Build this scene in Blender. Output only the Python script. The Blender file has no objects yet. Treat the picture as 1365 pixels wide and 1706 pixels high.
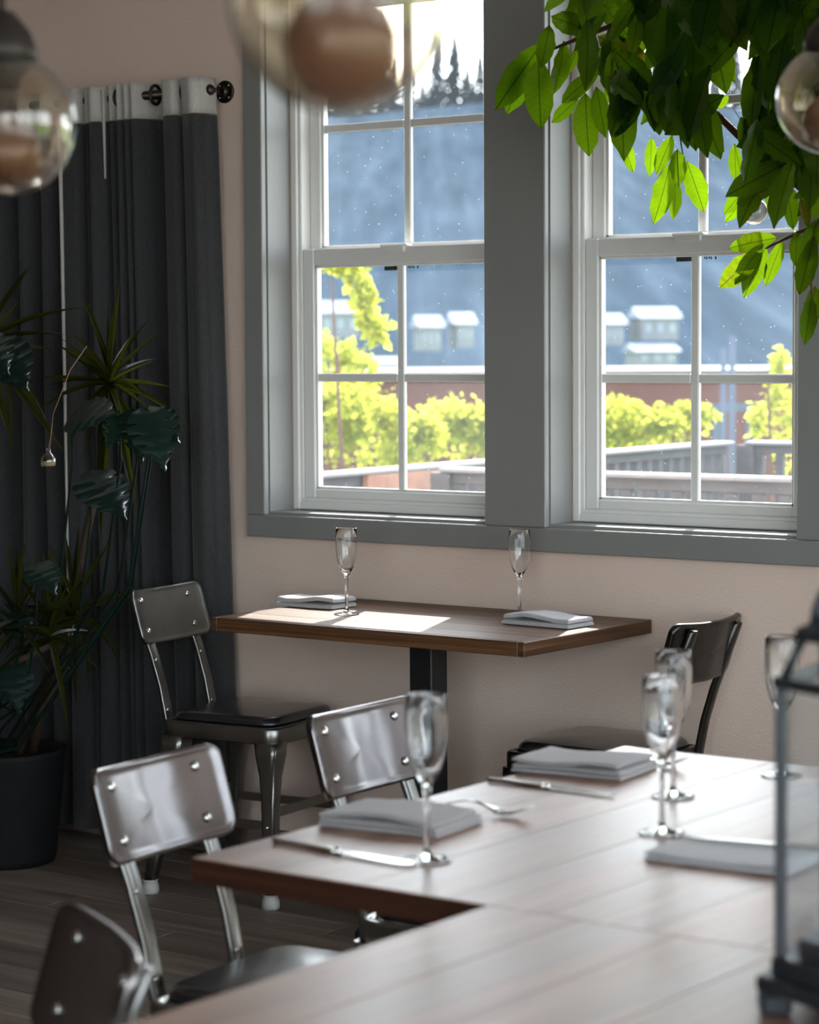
import bpy, bmesh, math, random
from mathutils import Vector, Matrix, noise

random.seed(7)
scene = bpy.context.scene
COL = scene.collection

# ------------------------------------------------------------------ camera
F_PX, CX, CY = 4030.0, 682.5, 853.0
EYE = Vector((0.0, 0.0, 1.41))
yaw, pitch, roll = math.radians(36.56), math.radians(3.85), math.radians(0.333)
_fw = Vector((-math.sin(yaw) * math.cos(pitch), math.cos(yaw) * math.cos(pitch), -math.sin(pitch)))
_rt0 = Vector((math.cos(yaw), math.sin(yaw), 0))
_dn0 = _fw.cross(_rt0)
_rt = _rt0 * math.cos(roll) + _dn0 * math.sin(roll)
_dn = -_rt0 * math.sin(roll) + _dn0 * math.cos(roll)
cam_data = bpy.data.cameras.new('camera')
cam = bpy.data.objects.new('camera', cam_data)
COL.objects.link(cam)
cam.matrix_world = Matrix(((_rt.x, -_dn.x, -_fw.x, EYE.x), (_rt.y, -_dn.y, -_fw.y, EYE.y),
                           (_rt.z, -_dn.z, -_fw.z, EYE.z), (0, 0, 0, 1)))
cam_data.sensor_fit = 'VERTICAL'
cam_data.sensor_height = 36.0
cam_data.sensor_width = 36.0
cam_data.lens = F_PX / 1706.0 * 36.0
cam_data.clip_start = 0.05
cam_data.clip_end = 3000
cam_data.dof.use_dof = True
cam_data.dof.focus_distance = 5.65
cam_data.dof.aperture_fstop = 5.2
scene.camera = cam


def ray(x, y):
    return _rt * ((x - CX) / F_PX) + _dn * ((y - CY) / F_PX) + _fw


def PD(x, y, d):            # the place at depth d seen at that spot of the photograph
    return EYE + ray(x, y) * d


def PY(x, y, Y):            # the place on the plane y = Y
    r = ray(x, y)
    return EYE + r * ((Y - EYE.y) / r.y)


def PZ(x, y, Z):            # the place on the plane z = Z
    r = ray(x, y)
    return EYE + r * ((Z - EYE.z) / r.z)


# ------------------------------------------------------------------ world, sun, exposure
SUN_EL = math.radians(38.0)
SUN_H = Vector((-0.372, 0.928, 0)).normalized()      # towards the sun, in plan
world = bpy.data.worlds.new('sky')
scene.world = world
world.use_nodes = True
wn = world.node_tree.nodes
wl = world.node_tree.links
for n in list(wn):
    wn.remove(n)
w_out = wn.new('ShaderNodeOutputWorld')
w_bg = wn.new('ShaderNodeBackground')
w_sky = wn.new('ShaderNodeTexSky')
w_sky.sky_type = 'NISHITA'
w_sky.sun_disc = False
w_sky.sun_elevation = SUN_EL
w_sky.sun_rotation = math.atan2(SUN_H.x, SUN_H.y)
w_sky.air_density = 1.0
w_sky.dust_density = 1.0
w_sky.ozone_density = 1.0
w_bg.inputs['Strength'].default_value = 1.0
w_hs = wn.new('ShaderNodeHueSaturation')            # a thin bright haze: paler than a clear blue sky
w_hs.inputs['Saturation'].default_value = 0.45
wl.new(w_sky.outputs[0], w_hs.inputs['Color'])
w_mix = wn.new('ShaderNodeMix')                     # high thin cloud spreads the light evenly over the sky
w_mix.data_type = 'RGBA'
w_mix.inputs['Factor'].default_value = 0.74
w_mix.inputs['B'].default_value = (0.94, 0.99, 1.06, 1)
wl.new(w_hs.outputs[0], w_mix.inputs['A'])
wl.new(w_mix.outputs['Result'], w_bg.inputs[0])
wl.new(w_bg.outputs[0], w_out.inputs[0])

sun_data = bpy.data.lights.new('sun', 'SUN')
sun = bpy.data.objects.new('sun', sun_data)
COL.objects.link(sun)
sun_data.energy = 4.0
sun_data.angle = math.radians(0.6)
sun_data.color = (1.0, 0.94, 0.86)
_sd = Vector((-SUN_H.x * math.cos(SUN_EL), -SUN_H.y * math.cos(SUN_EL), -math.sin(SUN_EL)))
sun.rotation_euler = _sd.to_track_quat('-Z', 'Y').to_euler()
sun.location = (-4, 12, 9)

scene.view_settings.view_transform = 'Standard'
scene.view_settings.look = 'None'
scene.view_settings.gamma = 1.0
scene.view_settings.use_curve_mapping = False
scene.view_settings.exposure = 1.8
cy_ = scene.cycles
cy_.use_denoising = True
cy_.max_bounces = 14
cy_.diffuse_bounces = 6
cy_.glossy_bounces = 6
cy_.transmission_bounces = 14
cy_.transparent_max_bounces = 24
cy_.sample_clamp_indirect = 6.0
cy_.caustics_reflective = False
cy_.caustics_refractive = False
cy_.blur_glossy = 0.2


# ------------------------------------------------------------------ materials
def newmat(name):
    m = bpy.data.materials.new(name)
    m.use_nodes = True
    nt = m.node_tree
    for n in list(nt.nodes):
        nt.nodes.remove(n)
    out = nt.nodes.new('ShaderNodeOutputMaterial')
    return m, nt, out


def ramp(nt, stops):
    r = nt.nodes.new('ShaderNodeValToRGB')
    e = r.color_ramp.elements
    e[0].position, e[0].color = stops[0][0], (*stops[0][1], 1)
    e[1].position, e[1].color = stops[-1][0], (*stops[-1][1], 1)
    for p, c in stops[1:-1]:
        x = e.new(p)
        x.color = (*c, 1)
    return r


def coords(nt, scale=(1, 1, 1), kind='Object', rot=(0, 0, 0)):
    t = nt.nodes.new('ShaderNodeTexCoord')
    mp = nt.nodes.new('ShaderNodeMapping')
    mp.inputs['Scale'].default_value = scale
    mp.inputs['Rotation'].default_value = rot
    nt.links.new(t.outputs[kind], mp.inputs['Vector'])
    return mp


def mottled(name, c0, c1, scale=8.0, rough=0.5, metal=0.0, bump=0.0, bump_scale=60.0, stretch=(1, 1, 1),
            coat=0.0, spec=0.5, detail=4.0, sheen=0.0, rough_var=0.0):
    m, nt, out = newmat(name)
    b = nt.nodes.new('ShaderNodeBsdfPrincipled')
    nt.links.new(b.outputs[0], out.inputs[0])
    mp = coords(nt, stretch)
    nz = nt.nodes.new('ShaderNodeTexNoise')
    nz.inputs['Scale'].default_value = scale
    nz.inputs['Detail'].default_value = detail
    nt.links.new(mp.outputs[0], nz.inputs['Vector'])
    r = ramp(nt, [(0.3, c0), (0.7, c1)])
    nt.links.new(nz.outputs['Fac'], r.inputs[0])
    nt.links.new(r.outputs[0], b.inputs['Base Color'])
    b.inputs['Roughness'].default_value = rough
    b.inputs['Metallic'].default_value = metal
    b.inputs['Specular IOR Level'].default_value = spec
    b.inputs['Coat Weight'].default_value = coat
    b.inputs['Coat Roughness'].default_value = 0.15
    b.inputs['Sheen Weight'].default_value = sheen
    if rough_var:
        mr = nt.nodes.new('ShaderNodeMapRange')
        mr.inputs['To Min'].default_value = rough - rough_var
        mr.inputs['To Max'].default_value = rough + rough_var
        nt.links.new(nz.outputs['Fac'], mr.inputs['Value'])
        nt.links.new(mr.outputs[0], b.inputs['Roughness'])
    if bump:
        n2 = nt.nodes.new('ShaderNodeTexNoise')
        n2.inputs['Scale'].default_value = bump_scale
        n2.inputs['Detail'].default_value = 3.0
        nt.links.new(mp.outputs[0], n2.inputs['Vector'])
        bp = nt.nodes.new('ShaderNodeBump')
        bp.inputs['Strength'].default_value = bump
        bp.inputs['Distance'].default_value = 0.004
        nt.links.new(n2.outputs['Fac'], bp.inputs['Height'])
        nt.links.new(bp.outputs[0], b.inputs['Normal'])
    return m


def wood(name, dark, mid, light, along='x', rough=0.32, scale=1.0, bump=0.15, coat=0.0, vary=0.25, spec=0.5):
    """Long grain along one object axis, with per-board variation."""
    m, nt, out = newmat(name)
    b = nt.nodes.new('ShaderNodeBsdfPrincipled')
    nt.links.new(b.outputs[0], out.inputs[0])
    st = {'x': (1.2, 22, 130), 'y': (22, 1.2, 130)}[along]
    mp = coords(nt, tuple(s * scale for s in st))
    oi = nt.nodes.new('ShaderNodeObjectInfo')
    off = nt.nodes.new('ShaderNodeVectorMath')
    off.operation = 'MULTIPLY_ADD'
    off.inputs[1].default_value = (37, 23, 11)
    cmb = nt.nodes.new('ShaderNodeCombineXYZ')
    for i in range(3):
        nt.links.new(oi.outputs['Random'], cmb.inputs[i])
    nt.links.new(cmb.outputs[0], off.inputs[0])
    nt.links.new(mp.outputs[0], off.inputs[2])
    nz = nt.nodes.new('ShaderNodeTexNoise')
    nz.inputs['Scale'].default_value = 1.6
    nz.inputs['Detail'].default_value = 7
    nz.inputs['Roughness'].default_value = 0.62
    nz.inputs['Distortion'].default_value = 0.7
    nt.links.new(off.outputs[0], nz.inputs['Vector'])
    r = ramp(nt, [(0.28, dark), (0.5, mid), (0.74, light)])
    nt.links.new(nz.outputs['Fac'], r.inputs[0])
    hsv = nt.nodes.new('ShaderNodeHueSaturation')
    mr = nt.nodes.new('ShaderNodeMapRange')
    mr.inputs['To Min'].default_value = 1 - vary
    mr.inputs['To Max'].default_value = 1 + vary
    nt.links.new(oi.outputs['Random'], mr.inputs['Value'])
    nt.links.new(mr.outputs[0], hsv.inputs['Value'])
    nt.links.new(r.outputs[0], hsv.inputs['Color'])
    nt.links.new(hsv.outputs[0], b.inputs['Base Color'])
    rr = nt.nodes.new('ShaderNodeMapRange')
    rr.inputs['To Min'].default_value = rough - 0.06
    rr.inputs['To Max'].default_value = rough + 0.1
    nt.links.new(nz.outputs['Fac'], rr.inputs['Value'])
    nt.links.new(rr.outputs[0], b.inputs['Roughness'])
    b.inputs['Specular IOR Level'].default_value = spec
    b.inputs['Coat Weight'].default_value = coat
    b.inputs['Coat Roughness'].default_value = 0.34
    bp = nt.nodes.new('ShaderNodeBump')
    bp.inputs['Strength'].default_value = bump
    bp.inputs['Distance'].default_value = 0.002
    nt.links.new(nz.outputs['Fac'], bp.inputs['Height'])
    nt.links.new(bp.outputs[0], b.inputs['Normal'])
    return m


def glass_solid(name, tint=(1, 1, 1), ior=1.47, rough=0.0):
    m, nt, out = newmat(name)
    g = nt.nodes.new('ShaderNodeBsdfGlass')
    g.inputs['Color'].default_value = (*tint, 1)
    g.inputs['IOR'].default_value = ior
    g.inputs['Roughness'].default_value = rough
    nz = nt.nodes.new('ShaderNodeTexNoise')
    nz.inputs['Scale'].default_value = 30
    mr = nt.nodes.new('ShaderNodeMapRange')
    mr.inputs['To Min'].default_value = rough
    mr.inputs['To Max'].default_value = rough + 0.002
    nt.links.new(nz.outputs['Fac'], mr.inputs['Value'])
    nt.links.new(mr.outputs[0], g.inputs['Roughness'])
    nt.links.new(g.outputs[0], out.inputs[0])
    return m


def glass_thin(name, tint=(0.95, 0.97, 0.97), dirt=0.0, dirt_col=(0.8, 0.85, 0.9), dirt_scale=2.0, rough=0.0,
               specks=False, ior=1.5, power=5.0):
    """A thin pane: straight transmission, fresnel mirror and a film of dust that scatters light."""
    m, nt, out = newmat(name)
    tr = nt.nodes.new('ShaderNodeBsdfTransparent')
    tr.inputs[0].default_value = (*tint, 1)
    gl = nt.nodes.new('ShaderNodeBsdfGlossy')
    gl.inputs['Roughness'].default_value = rough
    lw = nt.nodes.new('ShaderNodeLayerWeight')          # Schlick mirror, the same from both sides of the pane
    pw5 = nt.nodes.new('ShaderNodeMath')
    pw5.operation = 'POWER'
    pw5.inputs[1].default_value = power
    nt.links.new(lw.outputs['Facing'], pw5.inputs[0])
    lw.inputs['Blend'].default_value = 0.5
    fr = nt.nodes.new('ShaderNodeMath')
    fr.operation = 'MULTIPLY_ADD'
    f0 = ((ior - 1) / (ior + 1)) ** 2
    fr.inputs[1].default_value = 1 - f0
    fr.inputs[2].default_value = f0
    nt.links.new(pw5.outputs[0], fr.inputs[0])
    base = tr
    if dirt:
        tl = nt.nodes.new('ShaderNodeBsdfTranslucent')
        tl.inputs[0].default_value = (*dirt_col, 1)
        mp = coords(nt, (1, 1, 0.35))
        nz = nt.nodes.new('ShaderNodeTexNoise')
        nz.inputs['Scale'].default_value = dirt_scale
        nz.inputs['Detail'].default_value = 5
        nt.links.new(mp.outputs[0], nz.inputs['Vector'])
        mr = nt.nodes.new('ShaderNodeMapRange')
        mr.inputs['From Min'].default_value = 0.3
        mr.inputs['From Max'].default_value = 0.75
        mr.inputs['To Min'].default_value = dirt * 0.5
        mr.inputs['To Max'].default_value = dirt * 1.6
        nt.links.new(nz.outputs['Fac'], mr.inputs['Value'])
        fac = mr.outputs[0]
        if specks:
            mp2 = coords(nt, (1, 1, 1))
            vo = nt.nodes.new('ShaderNodeTexVoronoi')
            vo.inputs['Scale'].default_value = 46
            nt.links.new(mp2.outputs[0], vo.inputs['Vector'])
            lt = nt.nodes.new('ShaderNodeMath')
            lt.operation = 'LESS_THAN'
            lt.inputs[1].default_value = 0.045
            nt.links.new(vo.outputs['Distance'], lt.inputs[0])
            ml = nt.nodes.new('ShaderNodeMath')
            ml.operation = 'MULTIPLY_ADD'
            ml.inputs[1].default_value = 0.35
            nt.links.new(lt.outputs[0], ml.inputs[0])
            nt.links.new(fac, ml.inputs[2])
            fac = ml.outputs[0]
        mx = nt.nodes.new('ShaderNodeMixShader')
        nt.links.new(fac, mx.inputs[0])
        nt.links.new(tr.outputs[0], mx.inputs[1])
        nt.links.new(tl.outputs[0], mx.inputs[2])
        base = mx
    m2 = nt.nodes.new('ShaderNodeMixShader')
    nt.links.new(fr.outputs[0], m2.inputs[0])
    nt.links.new(base.outputs[0], m2.inputs[1])
    nt.links.new(gl.outputs[0], m2.inputs[2])
    nt.links.new(m2.outputs[0], out.inputs[0])
    return m


def leaf_mat(name, c_dark, c_light, trans, trans_amt=0.45, rough=0.35, yellow=None, gloss=0.12, veins=False):
    m, nt, out = newmat(name)
    oi = nt.nodes.new('ShaderNodeObjectInfo')
    stops = [(0.0, c_dark), (0.82, c_light)]
    tst = [(0.0, trans), (0.82, tuple(min(1, x * 1.3) for x in trans))]
    if yellow:
        stops += [(0.955, c_light), (1.0, yellow)]
        tst += [(0.955, tuple(min(1, x * 1.3) for x in trans)), (1.0, tuple(min(1, x * 1.6) for x in yellow))]
    r = ramp(nt, stops)
    r2 = ramp(nt, tst)
    mp = coords(nt, (7, 1.0, 1))
    nz = nt.nodes.new('ShaderNodeTexNoise')
    nz.inputs['Scale'].default_value = 1.7
    nt.links.new(mp.outputs[0], nz.inputs['Vector'])
    add = nt.nodes.new('ShaderNodeMath')
    add.operation = 'MULTIPLY_ADD'
    add.inputs[1].default_value = 0.10
    sub = nt.nodes.new('ShaderNodeMath')
    sub.operation = 'SUBTRACT'
    sub.inputs[1].default_value = 0.06
    nt.links.new(nz.outputs['Fac'], add.inputs[0])
    nt.links.new(oi.outputs['Random'], add.inputs[2])
    nt.links.new(add.outputs[0], sub.inputs[0])
    nt.links.new(sub.outputs[0], r.inputs[0])
    nt.links.new(sub.outputs[0], r2.inputs[0])
    di = nt.nodes.new('ShaderNodeBsdfDiffuse')
    tl = nt.nodes.new('ShaderNodeBsdfTranslucent')
    gl = nt.nodes.new('ShaderNodeBsdfGlossy')
    gl.inputs['Roughness'].default_value = rough
    nt.links.new(r.outputs[0], di.inputs[0])
    if veins:
        tc = nt.nodes.new('ShaderNodeTexCoord')
        sp = nt.nodes.new('ShaderNodeSeparateXYZ')
        nt.links.new(tc.outputs['Object'], sp.inputs[0])
        def mth(op, a, b=None):
            n = nt.nodes.new('ShaderNodeMath')
            n.operation = op
            for i, v in enumerate((a, b)):
                if v is None:
                    continue
                if isinstance(v, (int, float)):
                    n.inputs[i].default_value = v
                else:
                    nt.links.new(v, n.inputs[i])
            return n.outputs[0]
        ay = mth('ABSOLUTE', sp.outputs['Y'])
        rib = mth('LESS_THAN', ay, 0.009)
        side = mth('LESS_THAN', mth('FRACT', mth('MULTIPLY', mth('SUBTRACT', sp.outputs['X'], mth('MULTIPLY', ay, 0.7)), 10.0)), 0.07)
        vn = mth('MAXIMUM', mth('MULTIPLY', rib, 0.6), mth('MULTIPLY', side, 0.28))
        mxv = nt.nodes.new('ShaderNodeMix')
        mxv.data_type = 'RGBA'
        nt.links.new(vn, mxv.inputs['Factor'])
        nt.links.new(r2.outputs[0], mxv.inputs['A'])
        mxv.inputs['B'].default_value = (c_light[0], c_light[1], c_light[2], 1)
        nt.links.new(mxv.outputs['Result'], tl.inputs[0])
    else:
        nt.links.new(r2.outputs[0], tl.inputs[0])
    m1 = nt.nodes.new('ShaderNodeMixShader')
    m1.inputs[0].default_value = trans_amt
    nt.links.new(di.outputs[0], m1.inputs[1])
    nt.links.new(tl.outputs[0], m1.inputs[2])
    lw = nt.nodes.new('ShaderNodeFresnel')
    lw.inputs['IOR'].default_value = 1.4
    m2 = nt.nodes.new('ShaderNodeMixShader')
    mm = nt.nodes.new('ShaderNodeMath')
    mm.operation = 'MULTIPLY'
    mm.inputs[1].default_value = gloss * 8
    nt.links.new(lw.outputs[0], mm.inputs[0])
    nt.links.new(mm.outputs[0], m2.inputs[0])
    nt.links.new(m1.outputs[0], m2.inputs[1])
    nt.links.new(gl.outputs[0], m2.inputs[2])
    nt.links.new(m2.outputs[0], out.inputs[0])
    return m


def cloth(name, c0, c1, weave=420.0, rough=0.9, bump=0.25):
    m, nt, out = newmat(name)
    b = nt.nodes.new('ShaderNodeBsdfPrincipled')
    nt.links.new(b.outputs[0], out.inputs[0])
    mp = coords(nt)
    nz = nt.nodes.new('ShaderNodeTexNoise')
    nz.inputs['Scale'].default_value = weave
    nz.inputs['Detail'].default_value = 2
    mp.inputs['Scale'].default_value = (1, 1, 0.25)
    nt.links.new(mp.outputs[0], nz.inputs['Vector'])
    r = ramp(nt, [(0.3, c0), (0.7, c1)])
    nt.links.new(nz.outputs['Fac'], r.inputs[0])
    nt.links.new(r.outputs[0], b.inputs['Base Color'])
    b.inputs['Roughness'].default_value = rough
    b.inputs['Sheen Weight'].default_value = 0.2
    bp = nt.nodes.new('ShaderNodeBump')
    bp.inputs['Strength'].default_value = bump
    bp.inputs['Distance'].default_value = 0.001
    nt.links.new(nz.outputs['Fac'], bp.inputs['Height'])
    nt.links.new(bp.outputs[0], b.inputs['Normal'])
    return m


M = {}
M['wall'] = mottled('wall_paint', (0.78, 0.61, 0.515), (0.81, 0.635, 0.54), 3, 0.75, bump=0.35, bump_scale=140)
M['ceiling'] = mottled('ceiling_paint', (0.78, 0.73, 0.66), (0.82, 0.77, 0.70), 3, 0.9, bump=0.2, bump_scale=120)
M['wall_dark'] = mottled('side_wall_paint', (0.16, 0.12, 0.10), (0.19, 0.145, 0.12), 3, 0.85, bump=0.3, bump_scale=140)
M['trim'] = mottled('grey_trim_paint', (0.245, 0.243, 0.236), (0.262, 0.26, 0.253), 5, 0.42, bump=0.05, bump_scale=90)
M['vinyl'] = mottled('white_vinyl', (0.78, 0.77, 0.74), (0.82, 0.81, 0.79), 4, 0.35)
M['pane'] = glass_thin('window_glass', dirt=0.012, dirt_col=(0.75, 0.86, 0.95), specks=True)
M['sticker'] = mottled('dark_sticker', (0.02, 0.025, 0.02), (0.05, 0.06, 0.05), 60, 0.6)
M['floor_plank'] = wood('floor_planks', (0.085, 0.067, 0.056), (0.175, 0.14, 0.118), (0.29, 0.24, 0.2), 'x', 0.5, 0.55, 0.3, vary=0.22)
M['floor_base'] = mottled('floor_joint', (0.02, 0.016, 0.013), (0.03, 0.024, 0.02), 8, 0.8)
M['wood_wall_x'] = wood('walnut_top', (0.026, 0.010, 0.004), (0.10, 0.044, 0.018), (0.25, 0.12, 0.052), 'x', 0.46, 0.5, 0.12, vary=0.12, spec=0.35)
M['wood_wall_y'] = wood('walnut_end', (0.026, 0.010, 0.004), (0.09, 0.040, 0.017), (0.22, 0.10, 0.045), 'y', 0.46, 0.5, 0.12, vary=0.1, spec=0.35)
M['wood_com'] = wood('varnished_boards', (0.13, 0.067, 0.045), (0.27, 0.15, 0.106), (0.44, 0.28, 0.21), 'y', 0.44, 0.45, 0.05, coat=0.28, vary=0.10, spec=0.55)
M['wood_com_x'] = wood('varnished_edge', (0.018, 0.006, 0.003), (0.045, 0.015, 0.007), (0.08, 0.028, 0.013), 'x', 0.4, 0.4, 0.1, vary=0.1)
M['iron'] = mottled('black_cast_iron', (0.008, 0.008, 0.009), (0.014, 0.014, 0.015), 30, 0.45, bump=0.1, bump_scale=200)
M['steel'] = mottled('clear_coated_steel', (0.14, 0.13, 0.128), (0.215, 0.2, 0.197), 5, 0.23, metal=1.0, stretch=(1, 1, 0.35), rough_var=0.07)
M['steel_dark'] = mottled('gunmetal_steel', (0.20, 0.20, 0.19), (0.30, 0.295, 0.28), 6, 0.3, metal=1.0, stretch=(1, 1, 0.4), rough_var=0.07)
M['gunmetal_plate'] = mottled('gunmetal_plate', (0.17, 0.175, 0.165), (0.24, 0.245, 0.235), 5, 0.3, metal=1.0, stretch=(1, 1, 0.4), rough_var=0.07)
M['steel_dark_reflection'] = mottled('dark_reflection_steel', (0.05, 0.048, 0.045), (0.075, 0.072, 0.068), 6, 0.28, metal=1.0, stretch=(1, 1, 0.4), rough_var=0.06)  # same chair steel, with a dark reflection put into the colour
M['rivet'] = mottled('polished_rivet', (0.55, 0.55, 0.53), (0.68, 0.67, 0.65), 20, 0.18, metal=1.0)
M['vinyl_black'] = mottled('black_seat_vinyl', (0.010, 0.010, 0.012), (0.016, 0.016, 0.019), 40, 0.26, bump=0.05, bump_scale=260, coat=0.5, spec=0.7)
M['foot_cap'] = mottled('milky_plastic', (0.42, 0.42, 0.41), (0.5, 0.5, 0.49), 30, 0.4)
M['glass'] = glass_solid('drinking_glass', (0.985, 0.99, 0.99))
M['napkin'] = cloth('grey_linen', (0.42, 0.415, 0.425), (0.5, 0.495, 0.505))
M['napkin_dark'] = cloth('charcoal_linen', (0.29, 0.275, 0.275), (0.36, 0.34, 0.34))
M['cutlery'] = mottled('polished_cutlery', (0.62, 0.60, 0.58), (0.72, 0.70, 0.68), 30, 0.16, metal=1.0)
M['curtain'] = cloth('charcoal_curtain', (0.024, 0.024, 0.026), (0.040, 0.040, 0.043), 300, 0.95, 0.4)
M['curtain_band'] = cloth('cream_heading', (0.44, 0.42, 0.39), (0.52, 0.5, 0.47), 300, 0.9, 0.3)
M['bronze'] = mottled('dark_bronze', (0.05, 0.04, 0.033), (0.075, 0.062, 0.05), 30, 0.35, metal=0.9)
M['leaf_tree'] = leaf_mat('broad_leaf', (0.0025, 0.012, 0.0015), (0.006, 0.024, 0.003), (0.18, 0.33, 0.004), 0.42, 0.4, yellow=(0.12, 0.09, 0.006), gloss=0.010, veins=True)
M['bark'] = mottled('reddish_bark', (0.06, 0.025, 0.016), (0.11, 0.05, 0.03), 40, 0.8, bump=0.4, bump_scale=90)
M['leaf_strap'] = leaf_mat('strap_leaf', (0.004, 0.008, 0.0015), (0.024, 0.029, 0.004), (0.11, 0.12, 0.010), 0.3, 0.35, gloss=0.008)
M['leaf_split'] = leaf_mat('split_leaf', (0.004, 0.011, 0.009), (0.008, 0.020, 0.016), (0.02, 0.05, 0.02), 0.12, 0.36, gloss=0.03)
M['cane'] = mottled('tan_cane', (0.035, 0.019, 0.01), (0.06, 0.036, 0.02), 40, 0.8, bump=0.4, bump_scale=80, stretch=(1, 1, 3))
M['pot'] = mottled('black_pot', (0.005, 0.005, 0.0055), (0.009, 0.009, 0.01), 14, 0.7, spec=0.25)
M['soil'] = mottled('potting_soil', (0.02, 0.013, 0.009), (0.05, 0.035, 0.024), 60, 0.95, bump=0.6, bump_scale=80)
M['globe'] = glass_thin('pendant_globe_glass', (0.94, 0.89, 0.82), 0, ior=1.6, power=2.0)
M['bulb'] = mottled('amber_bulb_glass', (0.13, 0.07, 0.042), (0.17, 0.095, 0.058), 9, 0.25, coat=0.3)
M['socket'] = mottled('dark_socket', (0.02, 0.015, 0.012), (0.035, 0.027, 0.022), 30, 0.4, metal=0.5)
M['cord'] = mottled('black_cord', (0.012, 0.012, 0.012), (0.02, 0.02, 0.02), 90, 0.7)
M['lantern'] = mottled('slate_lantern_metal', (0.022, 0.027, 0.033), (0.036, 0.042, 0.05), 30, 0.42, metal=0.3)
M['lantern_glass'] = glass_thin('lantern_glass', (0.95, 0.965, 0.97), dirt=0.012, dirt_col=(0.6, 0.7, 0.78))
M['twine'] = mottled('jute_twine', (0.24, 0.13, 0.07), (0.33, 0.2, 0.11), 120, 0.9)
M['sand'] = mottled('cream_sand', (0.42, 0.44, 0.30), (0.52, 0.54, 0.38), 90, 0.9)
M['rail'] = mottled('weathered_rail', (0.05, 0.047, 0.05), (0.078, 0.074, 0.078), 18, 0.7, stretch=(0.3, 1, 1))
M['rail_cap'] = mottled('rail_cap_grey', (0.16, 0.157, 0.16), (0.2, 0.197, 0.2), 18, 0.6)
M['rust'] = mottled('rusty_board', (0.25, 0.12, 0.075), (0.34, 0.17, 0.11), 14, 0.8)
M['barn'] = mottled('red_brown_siding', (0.10, 0.043, 0.039), (0.12, 0.056, 0.05), 2, 1.0, spec=0.0)
M['barn_cap'] = mottled('pale_roof_edge', (0.10, 0.078, 0.075), (0.12, 0.094, 0.09), 2, 0.7)
M['barn_door'] = mottled('blue_grey_door', (0.07, 0.085, 0.12), (0.09, 0.105, 0.145), 2, 1.0, spec=0.0)
M['bush'] = leaf_mat('young_shrub_leaf', (0.17, 0.20, 0.025), (0.28, 0.30, 0.04), (0.50, 0.50, 0.07), 0.55, 0.5, gloss=0.0)
def hill_mat():
    # tree-sized mottling measured along the slope's width and its height
    m, nt, out = newmat('hazed_conifer_hillside')
    b = nt.nodes.new('ShaderNodeBsdfDiffuse')
    nt.links.new(b.outputs[0], out.inputs[0])
    tc = nt.nodes.new('ShaderNodeTexCoord')
    dt = nt.nodes.new('ShaderNodeVectorMath')
    dt.operation = 'DOT_PRODUCT'
    dt.inputs[1].default_value = (0.803, 0.596, 0)
    nt.links.new(tc.outputs['Object'], dt.inputs[0])
    sp = nt.nodes.new('ShaderNodeSeparateXYZ')
    nt.links.new(tc.outputs['Object'], sp.inputs[0])
    cb = nt.nodes.new('ShaderNodeCombineXYZ')
    nt.links.new(dt.outputs['Value'], cb.inputs[0])
    nt.links.new(sp.outputs['Z'], cb.inputs[2])
    mp = nt.nodes.new('ShaderNodeMapping')
    mp.inputs['Scale'].default_value = (1.0, 1.0, 0.55)
    nt.links.new(cb.outputs[0], mp.inputs['Vector'])
    nz = nt.nodes.new('ShaderNodeTexNoise')
    nz.inputs['Scale'].default_value = 0.22
    nz.inputs['Detail'].default_value = 7
    nz.inputs['Roughness'].default_value = 0.6
    nt.links.new(mp.outputs[0], nz.inputs['Vector'])
    r = ramp(nt, [(0.3, (0.014, 0.025, 0.038)), (0.55, (0.030, 0.046, 0.066)), (0.75, (0.052, 0.075, 0.098))])  # blue distance haze is mixed into these forest colours
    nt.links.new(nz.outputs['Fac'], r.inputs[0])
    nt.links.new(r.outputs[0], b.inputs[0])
    return m


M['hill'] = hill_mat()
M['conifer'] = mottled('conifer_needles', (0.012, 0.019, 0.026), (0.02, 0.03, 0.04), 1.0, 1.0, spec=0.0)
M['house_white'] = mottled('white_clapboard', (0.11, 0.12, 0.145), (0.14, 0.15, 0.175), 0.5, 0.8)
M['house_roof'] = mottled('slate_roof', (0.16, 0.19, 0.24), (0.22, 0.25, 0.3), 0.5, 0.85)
M['ground'] = mottled('meadow_ground', (0.14, 0.20, 0.05), (0.24, 0.30, 0.07), 0.3, 0.95)
M['deck'] = wood('deck_boards', (0.10, 0.09, 0.085), (0.16, 0.145, 0.135), (0.22, 0.2, 0.19), 'x', 0.7, 0.4, 0.3)


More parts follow.
